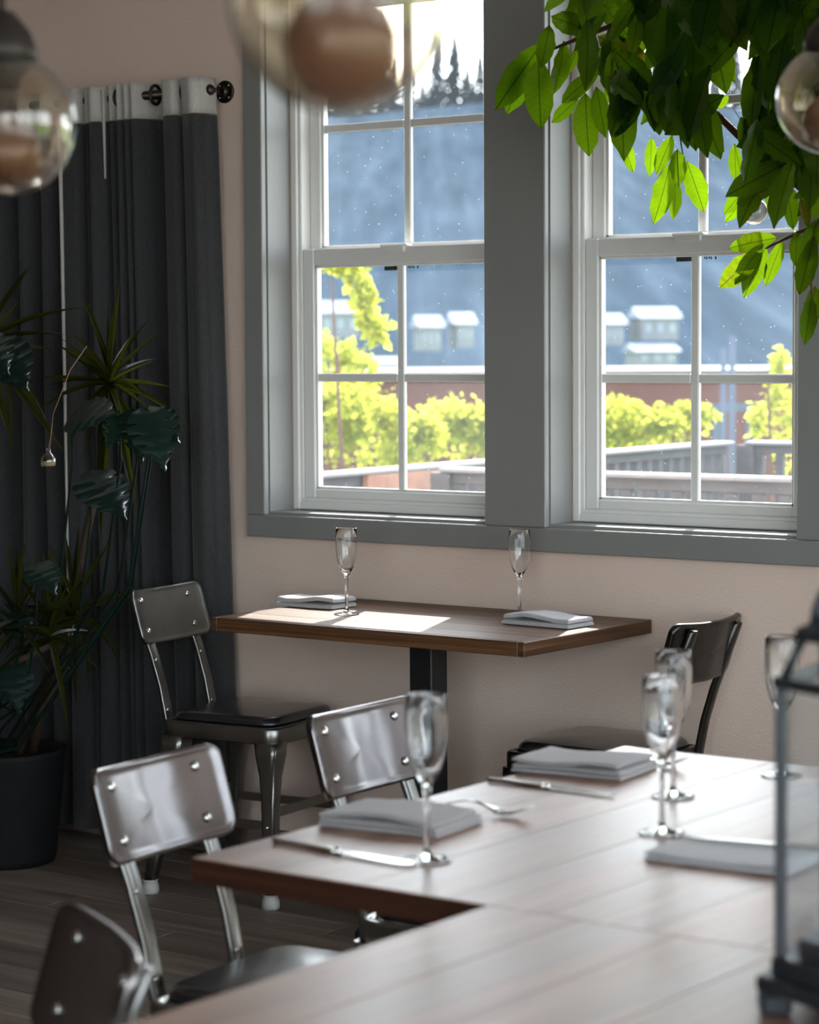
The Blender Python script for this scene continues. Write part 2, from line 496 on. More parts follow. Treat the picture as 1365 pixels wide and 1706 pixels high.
# ------------------------------------------------------------------ mesh builder
class MB:
    def __init__(self):
        self.v, self.f, self.s = [], [], []

    def add(self, vs, fs, smooth=False):
        o = len(self.v)
        self.v += [tuple(p) for p in vs]
        self.f += [tuple(i + o for i in f) for f in fs]
        self.s += [smooth] * len(fs)
        return self

    def box(self, x0, x1, y0, y1, z0, z1, b=0.0, seg=1, mat=None):
        if b <= 0:
            vs = [Vector(p) for p in ((x0, y0, z0), (x1, y0, z0), (x1, y1, z0), (x0, y1, z0),
                                      (x0, y0, z1), (x1, y0, z1), (x1, y1, z1), (x0, y1, z1))]
            if mat is not None:
                vs = [mat @ p for p in vs]
            return self.add(vs, [(0, 3, 2, 1), (4, 5, 6, 7), (0, 1, 5, 4), (1, 2, 6, 5), (2, 3, 7, 6), (3, 0, 4, 7)])
        bm = bmesh.new()
        bmesh.ops.create_cube(bm, size=1.0)
        for p in bm.verts:
            p.co = Vector(((x0 + x1) / 2 + p.co.x * (x1 - x0), (y0 + y1) / 2 + p.co.y * (y1 - y0),
                           (z0 + z1) / 2 + p.co.z * (z1 - z0)))
        bmesh.ops.bevel(bm, geom=list(bm.edges), offset=b, segments=seg, profile=0.5, affect='EDGES')
        bm.verts.index_update()
        vs = [p.co.copy() for p in bm.verts]
        if mat is not None:
            vs = [mat @ p for p in vs]
        fs = [[q.index for q in fc.verts] for fc in bm.faces]
        bm.free()
        return self.add(vs, fs)

    def tube(self, path, rad, n=8, cap=True, smooth=True):
        path = [Vector(p) for p in path]
        if not hasattr(rad, '__len__'):
            rad = [rad] * len(path)
        t0 = (path[1] - path[0]).normalized()
        a = Vector((0, 0, 1)) if abs(t0.z) < 0.9 else Vector((1, 0, 0))
        nrm = t0.cross(a).normalized()
        vs, fs = [], []
        for i, p in enumerate(path):
            t = (path[min(i + 1, len(path) - 1)] - path[max(i - 1, 0)]).normalized()
            nrm = (nrm - t * nrm.dot(t)).normalized()
            bn = t.cross(nrm)
            for k in range(n):
                an = 2 * math.pi * k / n
                vs.append(p + (nrm * math.cos(an) + bn * math.sin(an)) * rad[i])
        for i in range(len(path) - 1):
            for k in range(n):
                k2 = (k + 1) % n
                fs.append((i * n + k, i * n + k2, (i + 1) * n + k2, (i + 1) * n + k))
        self.add(vs, fs, smooth)
        if cap:
            o = len(self.v) - len(vs)
            self.f += [tuple(o + k for k in range(n))[::-1], tuple(o + (len(path) - 1) * n + k for k in range(n))]
            self.s += [False, False]
        return self

    def lathe(self, prof, n=24, c=(0, 0, 0), smooth=True, closed=False):
        vs, fs = [], []
        m = len(prof)
        for r, z in prof:
            for k in range(n):
                an = 2 * math.pi * k / n
                vs.append((c[0] + r * math.cos(an), c[1] + r * math.sin(an), c[2] + z))
        for i in range(m if closed else m - 1):
            j = (i + 1) % m
            for k in range(n):
                k2 = (k + 1) % n
                fs.append((i * n + k, i * n + k2, j * n + k2, j * n + k))
        return self.add(vs, fs, smooth)

    def loft(self, rings, cap=True, smooth=True, closed=True):
        n = len(rings[0])
        vs = [p for r in rings for p in r]
        fs = []
        for i in range(len(rings) - 1):
            for k in range(n if closed else n - 1):
                k2 = (k + 1) % n
                fs.append((i * n + k, i * n + k2, (i + 1) * n + k2, (i + 1) * n + k))
        self.add(vs, fs, smooth)
        if cap:
            o = len(self.v) - len(vs)
            self.f += [tuple(o + k for k in range(n))[::-1], tuple(o + (len(rings) - 1) * n + k for k in range(n))]
            self.s += [False, False]
        return self

    def sphere(self, c, r, nu=16, nv=10, sz=1.0):
        prof = []
        for i in range(nv + 1):
            a = -math.pi / 2 + math.pi * i / nv
            prof.append((max(1e-5, r * math.cos(a)), r * math.sin(a) * sz))
        return self.lathe(prof, nu, c)

    def mesh(self, name):
        me = bpy.data.meshes.new(name)
        me.from_pydata([tuple(p) for p in self.v], [], self.f)
        me.polygons.foreach_set('use_smooth', self.s)
        me.update()
        return me

    def build(self, name, mat, parent=None, loc=None):
        me = self.mesh(name)
        me.materials.append(M[mat] if isinstance(mat, str) else mat)
        o = bpy.data.objects.new(name, me)
        COL.objects.link(o)
        if parent is not None:
            o.parent = parent
        if loc is not None:
            o.location = loc
        return o


def empty(name, loc=(0, 0, 0), rz=0.0):
    o = bpy.data.objects.new(name, None)
    o.empty_display_size = 0.05
    COL.objects.link(o)
    o.location = loc
    o.rotation_euler = (0, 0, rz)
    return o


def tag(o, label, cat=None, group=None, kind=None):
    o['label'] = label
    if cat:
        o['category'] = cat
    if group:
        o['group'] = group
    if kind:
        o['kind'] = kind
    return o


def struct(o, label):
    o['kind'] = 'structure'
    o['label'] = label
    return o


def copy_tree(o, parent=None):
    c = o.copy()
    COL.objects.link(c)
    c.parent = parent
    for ch in list(o.children):
        copy_tree(ch, c)
    return c


def rrect(hx, hy, r, n=6, sub=0):
    pts = rrect0(hx, hy, r, n)
    if not sub:
        return pts
    out = []
    for i, p in enumerate(pts):
        out.append(p)
        if i % (n + 1) == n:
            q = pts[(i + 1) % len(pts)]
            for k in range(1, sub + 1):
                f = k / (sub + 1)
                out.append((p[0] + (q[0] - p[0]) * f, p[1] + (q[1] - p[1]) * f))
    return out


def rrect0(hx, hy, r, n=6):
    pts = []
    for cx, cy, a0 in ((hx - r, hy - r, 0), (-hx + r, hy - r, 90), (-hx + r, -hy + r, 180), (hx - r, -hy + r, 270)):
        for i in range(n + 1):
            a = math.radians(a0 + 90 * i / n)
            pts.append((cx + r * math.cos(a), cy + r * math.sin(a)))
    return pts


# ------------------------------------------------------------------ the room
WY = 5.085                      # room face of the window wall
WT = 0.22                       # its thickness
RX0, RX1, RY0, RZ1 = -6.3, 1.9, -2.6, 3.0
CASY = 5.065                    # room face of the casing

base = MB().box(RX0 - 0.2, RX1 + 0.2, RY0 - 0.2, WY + 0.05, -0.12, -0.005).build('floor', 'floor_base')
struct(base, 'grey-brown wood plank floor of the dining room')
pw, pl = 0.152, 1.22
plank_meshes = {}
row = 0
yy = WY - 0.01
while yy > 1.95:
    x = -6.2 + (row * 0.457) % pl - pl
    while x < -1.2:
        x0, x1 = max(x, -6.2), min(x + pl, -1.2)
        if x1 - x0 > 0.12:
            L = round(x1 - x0 - 0.0022, 4)
            if L not in plank_meshes:
                me = MB().box(0, L, -pw + 0.0022, 0, -0.006, 0, 0.0012).mesh('plank')
                me.materials.append(M['floor_plank'])
                plank_meshes[L] = me
            o = bpy.data.objects.new('plank', plank_meshes[L])
            COL.objects.link(o)
            o.parent = base
            o.location = (x0, yy, 0.0)
        x += pl
    yy -= pw
    row += 1
rest = MB().box(-1.2, RX1, RY0, WY, -0.004, -0.0005).box(RX0, -1.2, RY0, yy, -0.004, -0.0005).build('plank_field', 'floor_plank', base)

struct(MB().box(RX0 - 0.2, RX1 + 0.2, RY0 - 0.2, WY + WT, RZ1, RZ1 + 0.12).build('ceiling', 'ceiling'), 'plain painted ceiling above the dining room')

# left window pair edges, read on the casing face
cl = PY(411.2, 893, CASY)
cin_l = PY(441, 857.8, CASY)
mul_l = PY(807.6, 875, CASY)
mul_r = PY(908.6, 879, CASY)
cin_r = PY(1327, 898.8, CASY)
CB0 = cl.z                       # casing underside
CB1 = cin_l.z                    # casing top at the sill
CX0, CX1, CX2, CX3, CX4 = cl.x, cin_l.x, mul_l.x, mul_r.x, cin_r.x
CX5 = CX4 + (CX1 - CX0)
CTOP = 2.40                      # opening head
OPEN = [(CX1 - 0.008, CX2 + 0.008), (CX3 - 0.008, CX4 + 0.008)]
DX2 = 2.42                       # next pair of windows, further right along the wall
ALL_OPEN = OPEN + [(a + DX2, b + DX2) for a, b in OPEN]
SILL = CB1 + 0.008

wall = MB()
xs = [RX0 - 0.2] + [v for ab in ALL_OPEN for v in ab] + [RX1 + 0.2]
for i in range(0, len(xs), 2):
    wall.box(xs[i], xs[i + 1], WY, WY + WT, 0, RZ1)
for a, b in ALL_OPEN:
    wall.box(a, b, WY, WY + WT, 0, SILL - 0.03)
    wall.box(a, b, WY, WY + WT, CTOP + 0.02, RZ1)
struct(wall.build('wall_window', 'wall'), 'pinkish beige textured wall with the grey framed windows')
struct(MB().box(RX0 - 0.2, RX0, RY0, WY, 0, RZ1).build('wall_left', 'wall_dark'), 'dark brown wall at the far left')
NB = (-0.9, 1.7)  # bay added behind the viewer to let more light in
struct(MB().box(RX0, NB[0], RY0 - 0.2, RY0, 0, RZ1).box(NB[1], RX1, RY0 - 0.2, RY0, 0, RZ1).box(NB[0], NB[1], RY0 - 0.2, RY0, 0, .12).box(NB[0], NB[1], RY0 - 0.2, RY0, 2.85, RZ1)
       .build('wall_near', 'wall_dark'), 'dark brown wall with a glazed bay added for light behind the viewer')
# right wall: wide glazed bays, added out of view to brighten the room
wr = MB()
ADDED_BAYS = [(-2.4, -0.15), (0.0, 2.25), (2.4, 4.65)]
ys = [RY0] + [v for ab in ADDED_BAYS for v in ab] + [WY]
for i in range(0, len(ys), 2):
    wr.box(RX1, RX1 + 0.2, ys[i], ys[i + 1], 0, RZ1)
for a, b in ADDED_BAYS:
    wr.box(RX1, RX1 + 0.2, a, b, 0, 0.12)
    wr.box(RX1, RX1 + 0.2, a, b, 2.85, RZ1)
struct(wr.build('wall_right', 'wall'), 'beige wall with three wide glazed bays added for light on the right')

# baseboard (shade painted in with the dark wall colour)
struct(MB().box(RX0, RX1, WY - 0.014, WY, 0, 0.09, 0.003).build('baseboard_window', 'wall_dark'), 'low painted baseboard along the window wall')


def make_casing(dx, n, label):
    t = empty('trim_%d' % n, (CX0 + dx, WY, 0))
    struct(t, label)
    def B(nm, x0, x1, z0, z1, y0=CASY, y1=WY, bv=0.0025):
        MB().box(x0 - CX0, x1 - CX0, y0 - WY, y1 - WY, z0, z1, bv).build(nm, 'trim', t)
    B('casing_side', CX0, CX1, CB1, CTOP)
    B('casing_side', CX4, CX5, CB1, CTOP)
    B('casing_mullion', CX2, CX3, CB1, CTOP)
    B('casing_apron', CX0, CX5, CB0, CB1 - 0.0008)
    B('casing_head', CX0, CX5, CTOP + 0.0008, CTOP + 0.065)
    for a, b in OPEN:
        for x0, x1 in ((a - 0.012, a), (b, b + 0.012)):
            B('jamb', x0 + (0.012 if x0 < a - 0.001 else -0.012), x1 + (0.012 if x0 < a - 0.001 else -0.012), SILL, CTOP + 0.01, WY + 0.0005, WY + 0.10, 0.001)
        B('stool', a + 0.0005, b - 0.0005, SILL - 0.03, SILL, WY + 0.0005, WY + WT - 0.02, 0.0015)
        B('head_jamb', a + 0.0005, b - 0.0005, CTOP, CTOP + 0.02, WY + 0.0005, WY + 0.10, 0.001)
    return t


make_casing(0, 1, 'grey painted casing around the two tall sash windows')
make_casing(DX2, 2, 'grey painted casing of the next window pair to the right')

FY = WY + 0.098                  # room face of the white frame


def make_window(n, a, b, label):
    t = empty('window_%d' % n, (a, FY, SILL))
    struct(t, label)
    W = b - a - 0.026
    x0 = 0.013
    H = CTOP - SILL
    def frame_boxes(mb, xa, xb, za, zb, wl, wr_, wb, wt, ya, yb, bv=0.003):
        mb.box(xa, xa + wl, ya, yb, za, zb, bv)
        mb.box(xb - wr_, xb, ya, yb, za, zb, bv)
        mb.box(xa + wl, xb - wr_, ya, yb, za, za + wb, bv)
        mb.box(xa + wl, xb - wr_, ya, yb, zb - wt, zb, bv)
    fr = MB()
    frame_boxes(fr, x0, x0 + W, 0.002, H - 0.001, 0.022, 0.022, 0.022, 0.022, 0, 0.085)
    fr.box(x0 + 0.022, x0 + 0.032, 0.008, 0.08, 0.024, H - 0.02, 0.002)
    fr.box(x0 + W - 0.032, x0 + W - 0.022, 0.008, 0.08, 0.024, H - 0.02, 0.002)
    fr.box(x0 + 0.022, x0 + W - 0.022, 0.006, 0.08, 0.024, 0.034, 0.002)
    fr.build('frame', 'vinyl', t)
    zm = MEET - SILL              # top of the lower sash
    la, lb = x0 + 0.033, x0 + W - 0.033
    for nm, za, zb, ya, yb, wb, wt in (('lower_sash', 0.034, zm, 0.010, 0.040, 0.026, 0.046),
                                       ('upper_sash', zm - 0.030, H - 0.024, 0.044, 0.074, 0.034, 0.040)):
        s = MB()
        frame_boxes(s, la, lb, za, zb, 0.038, 0.038, wb, wt, ya, yb)
        ga, gb, gz0, gz1 = la + 0.038, lb - 0.038, za + wb, zb - wt
        ym = (ya + yb) / 2
        # glazing bead
        for q in ((ga, ga + 0.007, gz0, gz1), (gb - 0.007, gb, gz0, gz1), (ga, gb, gz0, gz0 + 0.006), (ga, gb, gz1 - 0.006, gz1)):
            s.box(q[0], q[1], ya + 0.006, yb - 0.004, q[2], q[3], 0.001)
        so = s.build(nm, 'vinyl', t)
        xm, zc = (ga + gb) / 2, (gz0 + gz1) / 2
        mw = 0.0115
        MB().box(xm - mw, xm + mw, ym - 0.007, ym + 0.007, gz0, gz1, 0.003).build('muntin', 'vinyl', so)
        MB().box(ga, xm - mw, ym - 0.0065, ym + 0.0065, zc - mw, zc + mw, 0.003).build('muntin', 'vinyl', so)
        MB().box(xm + mw, gb, ym - 0.0065, ym + 0.0065, zc - mw, zc + mw, 0.003).build('muntin', 'vinyl', so)
        for pa, pb in ((ga, xm), (xm, gb)):
            for pc, pd in ((gz0, zc), (zc, gz1)):
                MB().box(pa, pb, ym - 0.0015, ym + 0.0015, pc, pd).build('pane', 'pane', so)
        if nm == 'lower_sash':
            lk = MB().box(xm - 0.06, xm + 0.03, ya - 0.006, yb - 0.005, zb - 0.001, zb + 0.006, 0.003)
            lk.box(xm - 0.055, xm + 0.025, ya - 0.008, ya + 0.002, zb - 0.018, zb + 0.004, 0.004)
            lk.build('sash_lock', 'vinyl', so)
            MB().box(xm - 0.053, xm - 0.012, ym - 0.006, ym - 0.003, gz1 - 0.018, gz1 - 0.007).build('sticker', 'sticker', so)
            tx = MB()
            for k, wv in enumerate((0.004, 0.003, 0.004, 0.003, 0.0, 0.004)):
                if wv:
                    tx.box(xm + 0.024 + k * 0.006, xm + 0.024 + k * 0.006 + wv, ym - 0.0035, ym - 0.003, gz1 - 0.013 - 0.002 * (k % 2), gz1 - 0.008)
            tx.build('etched_mark', 'sticker', so)
    return t


MEET = PY(650, 410, FY + 0.01).z
make_window(1, *OPEN[0], 'white double-hung sash window left of the grey mullion')
make_window(2, *OPEN[1], 'white double-hung sash window right of the mullion, behind the leaves')
make_window(3, OPEN[0][0] + DX2, OPEN[0][1] + DX2, 'white sash window of the next pair, its left one')
make_window(4, OPEN[1][0] + DX2, OPEN[1][1] + DX2, 'white sash window of the next pair, its right one')
for k, (a, b) in enumerate(ADDED_BAYS + [NB]):
    w = empty('window_%d' % (5 + k), (RX1 + 0.1, a, 0.12))  # glazing of the added bays, there to raise the room light
    if k == 3:
        w.location = (b, RY0 - 0.1, 0.12)
        w.rotation_euler = (0, 0, math.pi / 2)
    struct(w, 'unseen wide window bay added for light, %s' % ('right wall, farthest from the window wall', 'right wall, middle one', 'right wall, nearest the window wall', 'in the wall behind the viewer')[k])
    f = MB()
    f.box(-0.04, 0.04, 0, 0.06, 0, 2.73).box(-0.04, 0.04, b - a - 0.06, b - a, 0, 2.73)
    f.box(-0.04, 0.04, 0.06, b - a - 0.06, 0, 0.06).box(-0.04, 0.04, 0.06, b - a - 0.06, 2.68, 2.73)
    f.box(-0.03, 0.03, (b - a) / 2 - 0.025, (b - a) / 2 + 0.025, 0.06, 2.68)
    f.build('frame', 'vinyl', w)
    for c, d in ((0.06, (b - a) / 2 - 0.025), ((b - a) / 2 + 0.025, b - a - 0.06)):
        MB().box(-0.003, 0.003, c, d, 0.06, 2.68).build('pane', 'pane', w)

# ------------------------------------------------------------------ outdoors
DECK_Z = -0.1
RAIL_Z = 0.95
struct(MB().box(-14, 6, WY + WT, PZ(1219, 734, RAIL_Z).y + 0.1, DECK_Z - 0.15, DECK_Z).build('deck_floor', 'deck'), 'raised timber deck outside the windows')
_g = MB().box(-420, 300, WY + WT + 0.2, 420, -2.2, -1.6).build('ground', 'ground')
struct(_g, 'green ground falling away below the deck')


def railing(p0, p1, label, cat_name='deck_railing'):
    p0, p1 = Vector((p0.x, p0.y, DECK_Z)), Vector((p1.x, p1.y, DECK_Z))
    d = p1 - p0
    L = d.length
    t = empty('deck_railing', p0, math.atan2(d.y, d.x))
    tag(t, label, 'railing', 'railings around the deck')
    top = RAIL_Z - DECK_Z
    MB().box(0, L, -0.06, 0.06, top - 0.017, top, 0.004).build('cap_rail', 'rail_cap', t)
    MB().box(0, L, -0.02, 0.02, top - 0.062, top - 0.0172, 0.003).build('upper_rail', 'rail', t)
    MB().box(0, L, -0.02, 0.02, 0.08, 0.17, 0.003).build('lower_rail', 'rail', t)
    n = int(L / 0.108)
    bal = MB().box(-0.021, 0.021, -0.019, 0.019, 0.172, top - 0.063, 0.003).mesh('baluster')
    bal.materials.append(M['rail'])
    for i in range(n):
        o = bpy.data.objects.new('baluster', bal)
        COL.objects.link(o)
        o.parent = t
        o.location = (0.06 + i * 0.108, 0, 0)
    k = 0.0
    while k <= L:
        MB().box(k - 0.045, k + 0.045, -0.055, -0.021, 0, top - 0.018, 0.004).build('post', 'rail', t)
        k += 1.75
    return t


nr0 = PZ(690, 777, RAIL_Z)
nr1 = PZ(1500, 800.5, RAIL_Z)
railing(nr0 + Vector((.16, 0, 0)), nr1, 'near dark deck railing running parallel to the wall, pale cap')
far_c = PZ(1219, 734, RAIL_Z)
far_l = PZ(470, 793, RAIL_Z)
slant_rail = railing(far_c + (far_l - far_c).normalized() * .08, far_l, 'far deck railing slanting in toward the left window')
railing(far_c + Vector((.1, .0, 0)), far_c + Vector((3.5, 0.12, 0)), 'far deck railing beyond its corner, behind the right window')
_a = PZ(580, 782, RAIL_Z)
_b = PZ(670, 775, RAIL_Z)
_d = (far_l - far_c).normalized()
_m = (_a + _b) / 2 - (far_c + _d * .08)
_side = Vector((-_d.y, _d.x, 0))
_sg = 1 if _side.dot(EYE - _a) > 0 else -1
rb = MB().box(-0.3, 0.22, _sg * .042 - .016, _sg * .042 + .016, RAIL_Z - DECK_Z - .11, RAIL_Z - DECK_Z - .0175, 0.004).build('repair_board', 'rust', slant_rail, (_m.dot(_d), 0, 0))
rb['label'] = 'rusty orange board fixed to the slanting railing'

# red-brown building with a pale roof edge
bd = 30.0
bl, br = PD(380, 612, bd), PD(1560, 620, bd)
bdir = (Vector((br.x, br.y, 0)) - Vector((bl.x, bl.y, 0)))
bt = empty('long_building', (bl.x, bl.y, -1.6), math.atan2(bdir.y, bdir.x))
tag(bt, 'long low red-brown building behind the shrubs', 'building')
bh = PD(900, 617, bd).z + 1.6
MB().box(0, bdir.length, 0, 5, 0, bh - 0.061).build('siding', 'barn', bt)
MB().box(-0.2, bdir.length + 0.2, -0.15, 5.2, bh - 0.06, bh, 0.01).build('roof_edge', 'barn_cap', bt)
dx0 = (PD(1182, 700, bd) - bl).length
dr = MB().box(dx0, dx0 + 0.5, -0.06, -0.001, 0.3, bh - 0.42, 0.01).build('door', 'barn_door', bt)
MB().box(dx0 + 0.09, dx0 + 0.41, -0.075, -0.061, 0.4, bh - 0.52, 0.005).build('door_panel', 'barn', dr)

# shrubs and saplings
SHRUB_Z = -1.6


def shrub(px, py, d, rx, rz, n, label, stems=4, leaf=0.05, seed=1, kind='shrub', blobs=None):
    rnd = random.Random(seed)
    c = PD(px, py, d)
    t = empty('yellow_green_' + kind, (c.x, c.y, SHRUB_Z))
    tag(t, label, kind, 'young shrubs beyond the deck')
    cz = c.z - SHRUB_Z
    mb = MB()
    if blobs is None:
        blobs = [(0, 0, 0, 1.0)] + [(rnd.uniform(-.6, .6), rnd.uniform(-.5, .5), rnd.uniform(-.3, .6), rnd.uniform(.35, .6)) for _ in range(5)]
    for i in range(n):
        bx, by, bz, bs = rnd.choice(blobs)
        while True:
            q = Vector((rnd.uniform(-1, 1), rnd.uniform(-1, 1), rnd.uniform(-1, 1)))
            if q.length < 1:
                break
        q = q * (0.55 + 0.45 * rnd.random()) * bs
        p = Vector(((q.x + bx) * rx, (q.y + by) * rx, cz + (q.z + bz) * rz))
        a = Vector((rnd.gauss(0, 1), rnd.gauss(0, 1), rnd.gauss(0, .6))).normalized()
        b = a.cross(Vector((rnd.gauss(0, 1), rnd.gauss(0, 1), rnd.gauss(0, 1)))).normalized()
        L = leaf * rnd.uniform(.7, 1.4)
        w = L * 0.32
        mb.add([p, p + a * L * .5 + b * w, p + a * L, p + a * L * .5 - b * w], [(0, 1, 2, 3)])
    fo = mb.build('foliage', 'bush', t)
    fo['kind'] = 'stuff'
    for k in range(stems):
        an = rnd.uniform(0, 6.28)
        e = Vector((math.cos(an) * rx * .5, math.sin(an) * rx * .5, cz + rz * .5 * rnd.uniform(0.2, 1)))
        MB().tube([(math.cos(an) * .05, math.sin(an) * .05, 0), e * .5 + Vector((0.03, 0, 0)), e], [.02, .014, .006], 6).build('stem', 'bark', t)
    return t


shrub(590, 715, 14.5, .42, .40, 2600, 'yellow-green shrub filling the lower left pane of the left window', seed=1)
shrub(760, 725, 15.5, .34, .30, 1900, 'yellow-green shrub at the lower right pane of the left window', seed=2)
shrub(680, 735, 13.8, .30, .24, 1300, 'low pale shrub behind the rail, middle of the left window', seed=3)
shrub(1085, 712, 15.0, .48, .19, 2400, 'low rounded yellow shrub seen through the right window', seed=4)
shrub(1000, 705, 15.6, .30, .20, 1200, 'rounded shrub at the right window\'s left edge', seed=41)
shrub(1300, 690, 14.0, .16, .36, 700, 'slender yellow sapling at the right window\'s right edge', seed=5, kind='sapling', stems=2,
      blobs=[(0, 0, .8, .35), (-.2, 0, .3, .4), (.5, 0, .1, .5), (-.9, 0, -.1, .4), (.1, 0, -.5, .6), (.9, 0, .5, .3)])
shrub(570, 600, 16.6, .26, .26, 900, 'loose yellow-green sapling in the left window\'s middle', seed=6, kind='sapling', stems=3,
      blobs=[(-.6, 0, .3, .55), (.1, 0, .1, .5), (.7, 0, -.2, .5), (-.4, 0, -.5, .6), (.6, 0, -.7, .5)])
shrub(590, 490, 12.9, .24, .24, 520, 'arching yellow branch high in the left window', seed=7, kind='branch', stems=1, leaf=0.06,
      blobs=[(-.7, 0, .75, .25), (-.4, 0, .65, .28), (-.05, 0, .45, .28), (.2, 0, .15, .25), (.3, 0, -.2, .26), (.45, 0, -.55, .3), (.6, 0, -.9, .35)])

# wooded hillside far off, with houses and a ridge of conifers
hm = MB()
NX, NR = 70, 16
hv, hf = [], []
for j in range(NR + 1):
    t_ = j / NR
    for i in range(NX + 1):
        u = i / NX
        pxx = -1500 + 4300 * u
        d = 190 + 330 * t_
        ridge = 172 + 14 * math.sin(u * 31) + 12 * math.sin(u * 14.1 + 1) + (u - .5) * 40
        py_ = 640 + (ridge - 640) * (t_ ** 0.8)
        p = PD(pxx, py_, d)
        p.z += 0.2 * noise.noise(Vector((i * .7, j * .9, 3)))
        hv.append(p)
for j in range(NR):
    for i in range(NX):
        a = j * (NX + 1) + i
        hf.append((a, a + 1, a + NX + 2, a + NX + 1))
hm.add(hv, hf, True)
struct(hm.build('hillside', 'hill'), 'wooded hillside with blue haze painted in, beyond the buildings')


def conifer(px, py_top, d, hpx, label, seed):
    rnd = random.Random(seed)
    top = PD(px, py_top, d)
    h = hpx * d / F_PX
    t = empty('conifer', (top.x, top.y, top.z - h))
    tag(t, label, 'tree', 'conifers on the far ridge')
    mb = MB()
    nt_ = 20
    for k in range(nt_):
        f = k / (nt_ - 1)
        z = h * (0.12 + 0.86 * f)
        r = h * 0.19 * (1 - f) ** 0.85 + h * .008
        nb = 16
        for q in range(nb):
            an = q * 6.283 / nb + rnd.uniform(-.3, .3)
            rr = r * rnd.uniform(.7, 1.15)
            dv = Vector((math.cos(an), math.sin(an), 0))
            sv = Vector((-math.sin(an), math.cos(an), 0))
            p0 = Vector((0, 0, z + h * .03))
            p1 = dv * rr + Vector((0, 0, z - h * .045))
            mb.add([p0, p0 * 1 + dv * rr * .5 + sv * rr * .25 - Vector((0, 0, h * .015)), p1, p0 + dv * rr * .5 - sv * rr * .25 - Vector((0, 0, h * .03))], [(0, 1, 2, 3)])
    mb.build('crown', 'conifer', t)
    MB().tube([(0, 0, -h * .3), (0, 0, h * .6), (0, 0, h)], [h * .018, h * .012, h * .003], 6).build('trunk', 'bark', t)


_cs = [(548, 88, 150), (574, 60, 170), (602, 78, 150), (632, 16, 210), (655, 92, 130), (680, 70, 150), (704, 118, 110), (728, 48, 180), (757, 42, 180), (779, 96, 130), (800, 74, 150),
       (1006, 84, 150), (1034, 50, 170), (1064, 76, 150), (1096, 40, 180), (1128, 90, 130), (1160, 62, 160), (1192, 84, 140), (1226, 46, 180), (1258, 92, 130), (1290, 66, 160), (1320, 96, 130)]
for k, (a, b, c) in enumerate(_cs):
    conifer(a, b, 524 + 13 * (k % 3), c + 20, 'dark conifer on the far hill ridge against the sky', 100 + k)


def house(px, py, d, w, h, label):
    c = PD(px, py, d)
    t = empty('white_house', (c.x, c.y, c.z - h))
    t.rotation_euler = (0, 0, yaw + 0.15)
    tag(t, label, 'house', 'white houses on the far slope')
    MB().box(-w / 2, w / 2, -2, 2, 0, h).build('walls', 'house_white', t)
    MB().add([(-w / 2 - .3, -2.3, h), (w / 2 + .3, -2.3, h), (w / 2 + .3, 2.3, h), (-w / 2 - .3, 2.3, h), (-w / 2 - .3, 0, h * 1.5), (w / 2 + .3, 0, h * 1.5)],
             [(0, 1, 5, 4), (2, 3, 4, 5), (1, 2, 5), (3, 0, 4), (0, 3, 2, 1)]).build('roof', 'house_roof', t)
    for k in range(3):
        xx = -w / 2 + w * (k + .5) / 3
        MB().box(xx - w * .07, xx + w * .07, -2.05, -2.001, h * .35, h * .75).build('window', 'house_roof', t)


house(562, 522, 185, 2.9, 1.9, 'white house in the upper left pane of the left window\'s lower sash')
house(712, 545, 186, 1.5, 1.8, 'small white house right of the muntin in the left window')
house(640, 606, 180, 1.8, 1.0, 'low white house above the roof edge in the left window')
house(768, 540, 187, 1.3, 1.8, 'narrow pale house beside the mullion in the left window')
house(1090, 530, 186, 2.8, 1.7, 'wide white house in the right window\'s lower sash')
house(1015, 540, 186, 1.4, 1.6, 'small white house at the right window\'s left edge')
house(1085, 585, 182, 3.0, 1.1, 'low pale house above the roof edge in the right window')

# utility poles
for px_, d_, lab in ((1205, 26, 'pale blue pole in front of the red-brown building, left of two'), (1220, 24, 'pale blue pole in front of the red-brown building, right of two')):
    b0 = PD(px_, 740, d_)
    t0 = PD(px_, 560 + (20 if d_ == 26 else 0), d_)
    o = MB().lathe([(.001, 0), (.035, 0), (.03, t0.z + 1.6), (.001, t0.z + 1.6)], 10).build('utility_pole', 'barn_door', None, (b0.x, b0.y, -1.6))
    tag(o, lab, 'pole')

# ------------------------------------------------------------------ curtain and rod
RODY = 5.018
rz_ = PY(270, 157, RODY).z
fl = PY(376, 155, WY)
rod = empty('curtain_rod', (fl.x, WY, rz_))
tag(rod, 'dark bronze curtain rod with round wall flange', 'curtain rod')
dyr = RODY - WY
MB().tube([(0.0, dyr, 0), (-2.0, dyr, 0)], 0.0125, 14).build('pole', 'bronze', rod)
fg = MB()
fg.tube([(0, 0, 0), (0, -0.005, 0), (0, -0.0055, 0)], [.031, .031, .027], 24)
fg.tube([(0, -0.0055, 0), (0, -0.009, 0), (0, -0.02, 0)], [.018, .016, .0125], 16)
fg.build('flange', 'bronze', rod)
MB().tube([(0, -0.02, 0), (0, dyr + 0.012, 0)], 0.0095, 12).build('bracket_arm', 'bronze', rod)
MB().sphere((0, dyr, 0), 0.016, 16, 10).build('finial', 'bronze', rod)
for a in (45, 135, 225, 315):
    MB().sphere((.023 * math.cos(math.radians(a)), -0.006, .023 * math.sin(math.radians(a))), 0.0032, 8, 6).build('screw', 'rivet', rod)

